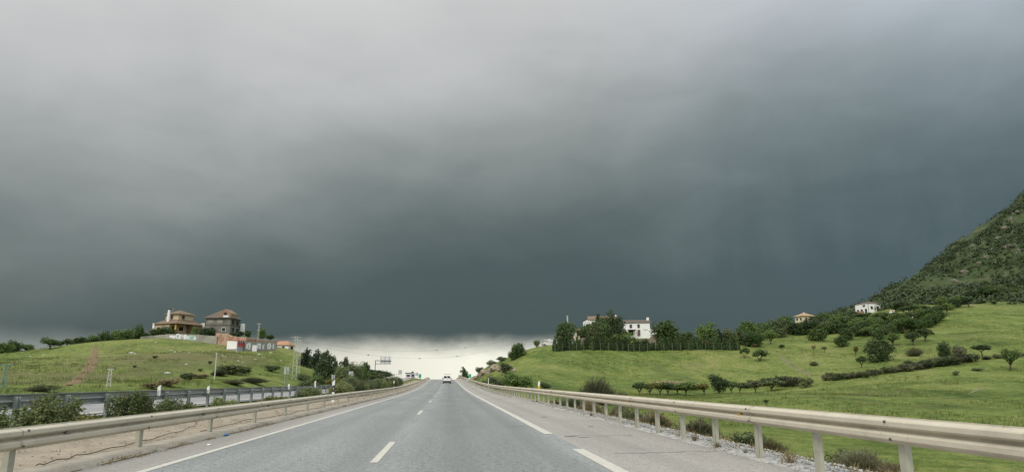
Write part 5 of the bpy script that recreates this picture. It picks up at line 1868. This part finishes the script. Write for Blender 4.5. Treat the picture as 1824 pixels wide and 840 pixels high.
f2, k = site('farmhouse_wing', 1075, 600, 228, 2, 'long white farmhouse wing with a clay roof half hidden by drooping trees')
MB().box((0, 3.5, 2.2), (9.6, 7, 7.2)).build('wall', M['limewash'], f2)
gable_roof(f2, (0, 3.5), 9.6, 7, 5.8, 1.3, 'tile', .3)
for a_ in (-3.4, -1.2, 1.2, 3.4):
    window(f2, '-y', (a_, 0, 4.3), .9, 1.2)
    window(f2, '-y', (a_, 0, 1.2), 1.5, 1.9, 'shutter', 'dark', name='arch_opening')
MB().prism([(-6.6, -1), (-4.81, -1), (-4.81, 5.9), (-5.0, 5.9), (-6.6, 5.0)], 1, .6, 5).build('side_block', M['limewash'], f2)
MB().box((4.4, 3.5, 7.1), (.5, .6, .9)).build('chimney', M['limewash'], f2)
MB().box((-4.0, -3.2, 1.6), (5.0, 3.4, .18)).build('veranda_roof', M['tile'], f2)
for a_ in (-6.3, -4.0, -1.7):
    MB().box((a_, -4.7, .3), (.25, .25, 2.5)).build('veranda_post', M['limewash'], f2)
f3, k = site('outbuilding', 1033, 600, 216, 0, 'low tan outbuilding with a dark opening left of the farmhouse wing', 'shed')
MB().box((0, 1.6, .6), (3.8, 3.2, 3.2)).build('wall', M['cream'], f3)
MB().add([(-2.2, -.3, 2.15), (2.2, -.3, 2.15), (2.2, 3.5, 2.8), (-2.2, 3.5, 2.8), (-2.2, -.3, 2.3), (2.2, -.3, 2.3), (2.2, 3.5, 2.95), (-2.2, 3.5, 2.95)],
         [(3, 2, 1, 0), (4, 5, 6, 7), (0, 1, 5, 4), (1, 2, 6, 5), (2, 3, 7, 6), (3, 0, 4, 7)]).build('roof', M['tile'], f3)
window(f3, '-y', (-.2, 0, 1.2), 1.5, 1.6, 'shutter', 'dark', name='doorway')
for (u, v, d, w, h, lab) in [(1045, 612, 205, 5.0, 1.8, 'tan earth bank wall under the garden trees on the left'), (1148, 615, 204, 6.6, 2.0, 'tan terrace wall behind the hedge below the farmhouse'), (1168, 608, 208, 3.6, 1.8, 'short tan wall at the right end of the farmhouse terrace')]:
    r_, k = site('terrace_wall', u, v, d, 2, lab, 'wall')
    MB().prism([(-w / 2, -1.2), (w / 2, -1.2), (w / 2, h * .8), (w * .2, h), (-w * .3, h * .92), (-w / 2, h * .6)], 1, 0, .6).build('wall', M['rock'], r_)
    MB().box((0, .3, h * .9 + .14), (w * .8, .7, .08)).build('coping', M['kerb'], r_)
mp, k = site('flue_post', 1011, 575, 222, 0, 'pale slim post rising above the large dark garden tree', 'post')
MB().tube([(0, 0, -6), (0, 0, 2.2)], [.25, .2], 8).build('shaft', M['mast'], mp)
MB().tube([(0, 0, 2.2), (0, 0, 2.4)], .3, 8).build('cap', M['mast'], mp)

# ---- far hillside houses
ch_, k = site('house', 1433, 573, 352, 40, 'cream hillside house with a tan hipped roof half sunk in trees')
MB().box((0, 0, 0), (6.4, 6.0, 5.6)).build('wall', M['cream'], ch_)
MB().frustum((0, 0), (8.0, 7.6), (1.2, .5), 2.8, 4.5).build('roof', M['tiletan'], ch_)
for f_ in ('-x', '-y'):
    for a_ in (-1.4, 1.4):
        window(ch_, f_, (a_, 3.2 if f_ == '-x' else 3.0, 1.3), 1.1, 1.3)
MB().box((1.0, 1.0, 4.4), (.6, .6, 1.2)).build('chimney', M['cream'], ch_)
wh, k = site('house', 1548, 558.5, 326, 44, 'white cube-like hillside house with brown balcony at the foot of the mountain')
MB().box((3.6, 4.1, 1.2), (7.2, 8.2, 7.6)).build('wall', M['limewash'], wh)
MB().frustum((3.6, 4.1), (7.7, 8.7), (3.0, 3.5), 5.0, 6.0).build('roof', M['tilebrown'], wh)
for a_ in (1.9, 5.4):
    window(wh, '-y', (a_, 0, 3.0), 1.2, 1.4)
for a_ in (1.6, 4.2, 6.6):
    window(wh, '-x', (a_, 0, 1.6), 1.2, 1.9)
window(wh, '-x', (2.6, 0, 4.0), 1.4, .8)
MB().box((-.65, 4.2, .5), (1.3, 5.0, .15)).build('balcony', M['tilebrown'], wh)
MB().box((-1.25, 4.2, 1.1), (.1, 5.0, .9)).build('balcony_rail', M['brown'], wh)
MB().tube([(-.05, -.05, -1), (-.05, -.05, 5.0)], .1, 6).build('drainpipe', M['blockdk'], wh)
for (u, v, d, s, lab) in [(1616, 553, 318, 1.1, 'tiny white hut in the trees above the clipped bush'), (1629, 566, 300, 1.2, 'tiny white hut left of the clipped bush'), (1589, 557, 318, .8, 'tiny white hut right of the white hillside house')]:
    P = ground(u, v)
    r_ = empty('hut', tuple(P), -azim(P) + R(25))
    tag(r_, lab, 'hut')
    MB().box((0, 0, s * .5), (2.2 * s, 1.8 * s, s * 1.4)).build('wall', M['limewash'], r_)
    gable_roof(r_, (0, 0), 2.2 * s, 1.8 * s, s * 1.2, s * .4, 'tiletan', .15)
    window(r_, '-y', (0, .9 * s, s * .6), .5 * s, .8 * s, name='door')


# ------------------------------------------------------------------ masts, poles, signs, wires
def lattice_mast(u, vt, vb, d, wpx, mat, label, arms=((.93, 1.0),), onground=False):
    P = at(u, vb, d)
    top = at(u, vt, d)
    hgt = float(top[2] - P[2])
    gz_ = h1(P[0], P[1])
    r_ = empty('lattice_mast', (P[0], P[1], gz_), -azim(P))
    tag(r_, label, 'mast')
    Ht = float(top[2]) - gz_
    k_ = d / FPX
    w0, w1 = wpx * k_ * Ht / hgt, wpx * k_ * .38
    cs = [(-1, -1), (1, -1), (1, 1), (-1, 1)]
    lr_ = max(.035, .5 * k_ * .45)
    for sx, sy in cs:
        MB().tube([(sx * w0 / 2, sy * w0 / 2, -.3), (sx * w1 / 2, sy * w1 / 2, Ht)], lr_, 5).build('leg', M[mat], r_)
    br = MB()
    n = max(4, int(Ht / (w0 * 1.3)))
    for i in range(n):
        z0, z1 = Ht * i / n, Ht * (i + 1) / n
        a0, a1 = (w0 + (w1 - w0) * z0 / Ht) / 2, (w0 + (w1 - w0) * z1 / Ht) / 2
        for j in range(4):
            p, q = cs[j], cs[(j + 1) % 4]
            if (i + j) % 2:
                p, q = q, p
            br.tube([(p[0] * a0, p[1] * a0, z0), (q[0] * a1, q[1] * a1, z1)], lr_ * .6, 4)
    br.build('bracing', M[mat], r_)
    for f_, half in arms:
        MB().tube([(-half, 0, Ht * f_), (half, 0, Ht * f_)], lr_ * 1.1, 5).build('crossarm', M[mat], r_)
        for sx in (-1, 1):
            MB().tube([(sx * half * .9, 0, Ht * f_), (sx * half * .9, 0, Ht * f_ + .25)], [.06, .03], 6).build('insulator', M['shutter'], r_)
    return r_, Ht


ma, HA = lattice_mast(523, 597, 682, 122, 8.5, 'mast', 'tall pale lattice mast in front of the right end of the left hill', ((.97, .9), (.9, .7)))
mb_, HB = lattice_mast(530, 604, 680, 135, 6.5, 'mast', 'second lattice mast standing just behind the tall one', ((.97, .7),))
lattice_mast(192, 656, 700, 62, 9, 'mast', 'short pale lattice mast at the foot of the left hill', ((.96, .35),))
lattice_mast(4, 648, 704, 52, 10, 'greenmast', 'greenish lattice mast at the left edge of the picture', ((.97, .5),))
lattice_mast(458, 574, 625, 181, 3.6, 'mast', 'lattice lamp mast rising in front of the brick wall', ((.97, .8), (.72, .5)))
pp_ = at(382, 675, 100)
r_ = empty('pole', (pp_[0], pp_[1], h1(pp_[0], pp_[1])))
tag(r_, 'thin bare pole on the slope left of the long thicket', 'pole')
hp_ = float(at(382, 627, 100)[2]) - h1(pp_[0], pp_[1])
MB().tube([(0, 0, -.2), (0, 0, hp_)], [.10, .07], 6).build('shaft', M['mast'], r_)
MB().tube([(-.25, 0, hp_ - .2), (.25, 0, hp_ - .2)], .035, 5).build('crossarm', M['mast'], r_)
rp_ = at(912, 637, 187)
r_ = empty('pole', (rp_[0], rp_[1], h1(rp_[0], rp_[1])))
tag(r_, 'thin pole on the skyline beside the tree above the cutting', 'pole')
hp_ = float(at(912, 612, 187)[2]) - h1(rp_[0], rp_[1])
MB().tube([(0, 0, -.2), (0, 0, hp_)], [.08, .05], 6).build('shaft', M['wire'], r_)
endR = Vector((rp_[0], rp_[1], h1(rp_[0], rp_[1]) + hp_))


def wire(A, B, sag, marks, label, nm='power_line'):
    r_ = empty(nm, tuple(A))
    tag(r_, label, 'cable')
    A, B = Vector(A), Vector(B)
    pts = []
    for i in range(25):
        t = i / 24
        p = A.lerp(B, t) - A
        p.z -= sag * 4 * t * (1 - t)
        pts.append(p)
    MB().tube(pts, .012, 4).build('wire', M['wire'], r_)
    for t in marks:
        p = A.lerp(B, t) - A
        p.z -= sag * 4 * t * (1 - t)
        MB().tube([p + Vector((-.18, 0, 0)), p + Vector((-.09, 0, 0)), p + Vector((.09, 0, 0)), p + Vector((.18, 0, 0))], [.03, .10, .10, .03], 8).build('bird_marker', M['bolt'], r_)


tA = Vector(ma.location) + Vector((0, 0, HA * .9))
tB = Vector(mb_.location) + Vector((0, 0, HB * .97))
wire(tA, endR + Vector((0, 0, .2)), 3.6, (.25, .47, .66), 'lower sagging power line with dark markers across the bright sky gap')
wire(tB, endR + Vector((0, 0, 1.4)), 2.6, (.57, .72), 'upper sagging power line with dark markers below the cloud edge')


def sign(u, vt, vb, d, wpx, mat, label, posts=1, vbase=None, tilt=0.):
    P = at(u, vb, d)
    gz_ = h1(P[0], P[1])
    r_ = empty('road_sign', (P[0], P[1], gz_), -azim(P) + R(tilt))
    tag(r_, label, 'sign')
    k_ = d / FPX
    z0, z1 = float(P[2]) - gz_, float(at(u, vt, d)[2]) - gz_
    w = wpx * k_
    MB().box((0, 0, (z0 + z1) / 2), (w, .05, z1 - z0)).build('panel', M[mat], r_)
    MB().box((0, .04, (z0 + z1) / 2), (w * .9, .03, .06)).build('stiffener', M['galv'], r_)
    for s in ([0] if posts == 1 else [-w * .3, w * .3]):
        MB().tube([(s, .09, -.3), (s, .09, z1 - .05)], .05, 6).build('post', M['galvpost'], r_)
    return r_


sign(507.5, 653, 666, 96, 3.6, 'signback', 'left of two narrow grey sign backs at the hill foot')
sign(512.5, 653, 666, 96.5, 3.6, 'signback', 'right of two narrow grey sign backs at the hill foot')
sign(625, 661, 669, 118, 8.2, 'signback', 'square grey sign back in front of the roadside trees')
sign(591.8, 667, 674, 112, 2.4, 'signback', 'left of two tiny grey sign backs under the conifers')
sign(595.2, 667, 674, 112.4, 2.4, 'signback', 'right of two tiny grey sign backs under the conifers')
sign(712.7, 658.5, 666, 205, 6.4, 'signback', 'grey sign back on two posts at the far end of the oleander hedge', 2)
sign(742.5, 663, 668.5, 236, 5.2, 'signback', 'grey sign back left of the green sign near the crest', 2)
sign(748, 665.5, 672.5, 240, 4.6, 'signgreen', 'small green road sign left of the road at the crest', 2)
sign(837, 665.5, 672, 238, 4.8, 'signgreen', 'small green road sign right of the road at the crest', 2)

# cantilever gantry
gp = at(668, 664, 215)
gzz = h1(gp[0], gp[1])
gt = empty('sign_gantry', (gp[0], gp[1], gzz), -azim(gp))
tag(gt, 'cantilever sign gantry reaching right over the opposite carriageway', 'gantry')
kk = 215 / FPX
zt = float(at(668, 641, 215)[2]) - gzz
MB().box((0, 0, zt / 2 - .2), (.22, .3, zt + .4)).build('post', M['signdark'], gt)
MB().box((2.45, 0, zt - .1), (4.7, .18, .2)).build('arm', M['signdark'], gt)
MB().box((2.45, 0, zt - 1.05), (4.7, .16, .16)).build('arm', M['signdark'], gt)
for xx in (1.6, 2.9, 4.2):
    MB().box((xx, .14, zt + .05), (.08, .06, 2.5)).build('strut', M['signdark'], gt)
MB().box((3.25, .22, zt + .1), (3.25, .06, 2.3)).build('panel', M['gwhite'], gt)

# far roadside buildings left of the crest
fb, k = site('roadside_building', 727, 676, 262, 0, 'pale boxy building with a reddish front far down the left carriageway', 'building')
MB().box((0, 2, 1.2), (2.2, 4, 2.6)).build('wall', M['gwhite'], fb)
MB().box((0, 1.9, 2.6), (2.5, 4.3, .2)).build('flat_roof', M['blockdk'], fb)
MB().box((.6, -.4, .3), (3.0, .5, 1.0)).build('red_front', M['tinred'], fb)
window(fb, '-y', (0, 0, 1.6), 1.4, .7, 'signdark', 'glass')
fb, k = site('roadside_building', 735, 676, 268, 0, 'darker narrow building right of the pale boxy one', 'building')
MB().box((0, 2, 1.0), (1.6, 3, 3.2)).build('wall', M['ggrey'], fb)
MB().box((-.1, 2, 2.9), (.9, 1.2, .7)).build('roof_box', M['blockdk'], fb)
window(fb, '-y', (0, -.5, 1.7), 1.0, .7, 'signdark', 'glass')
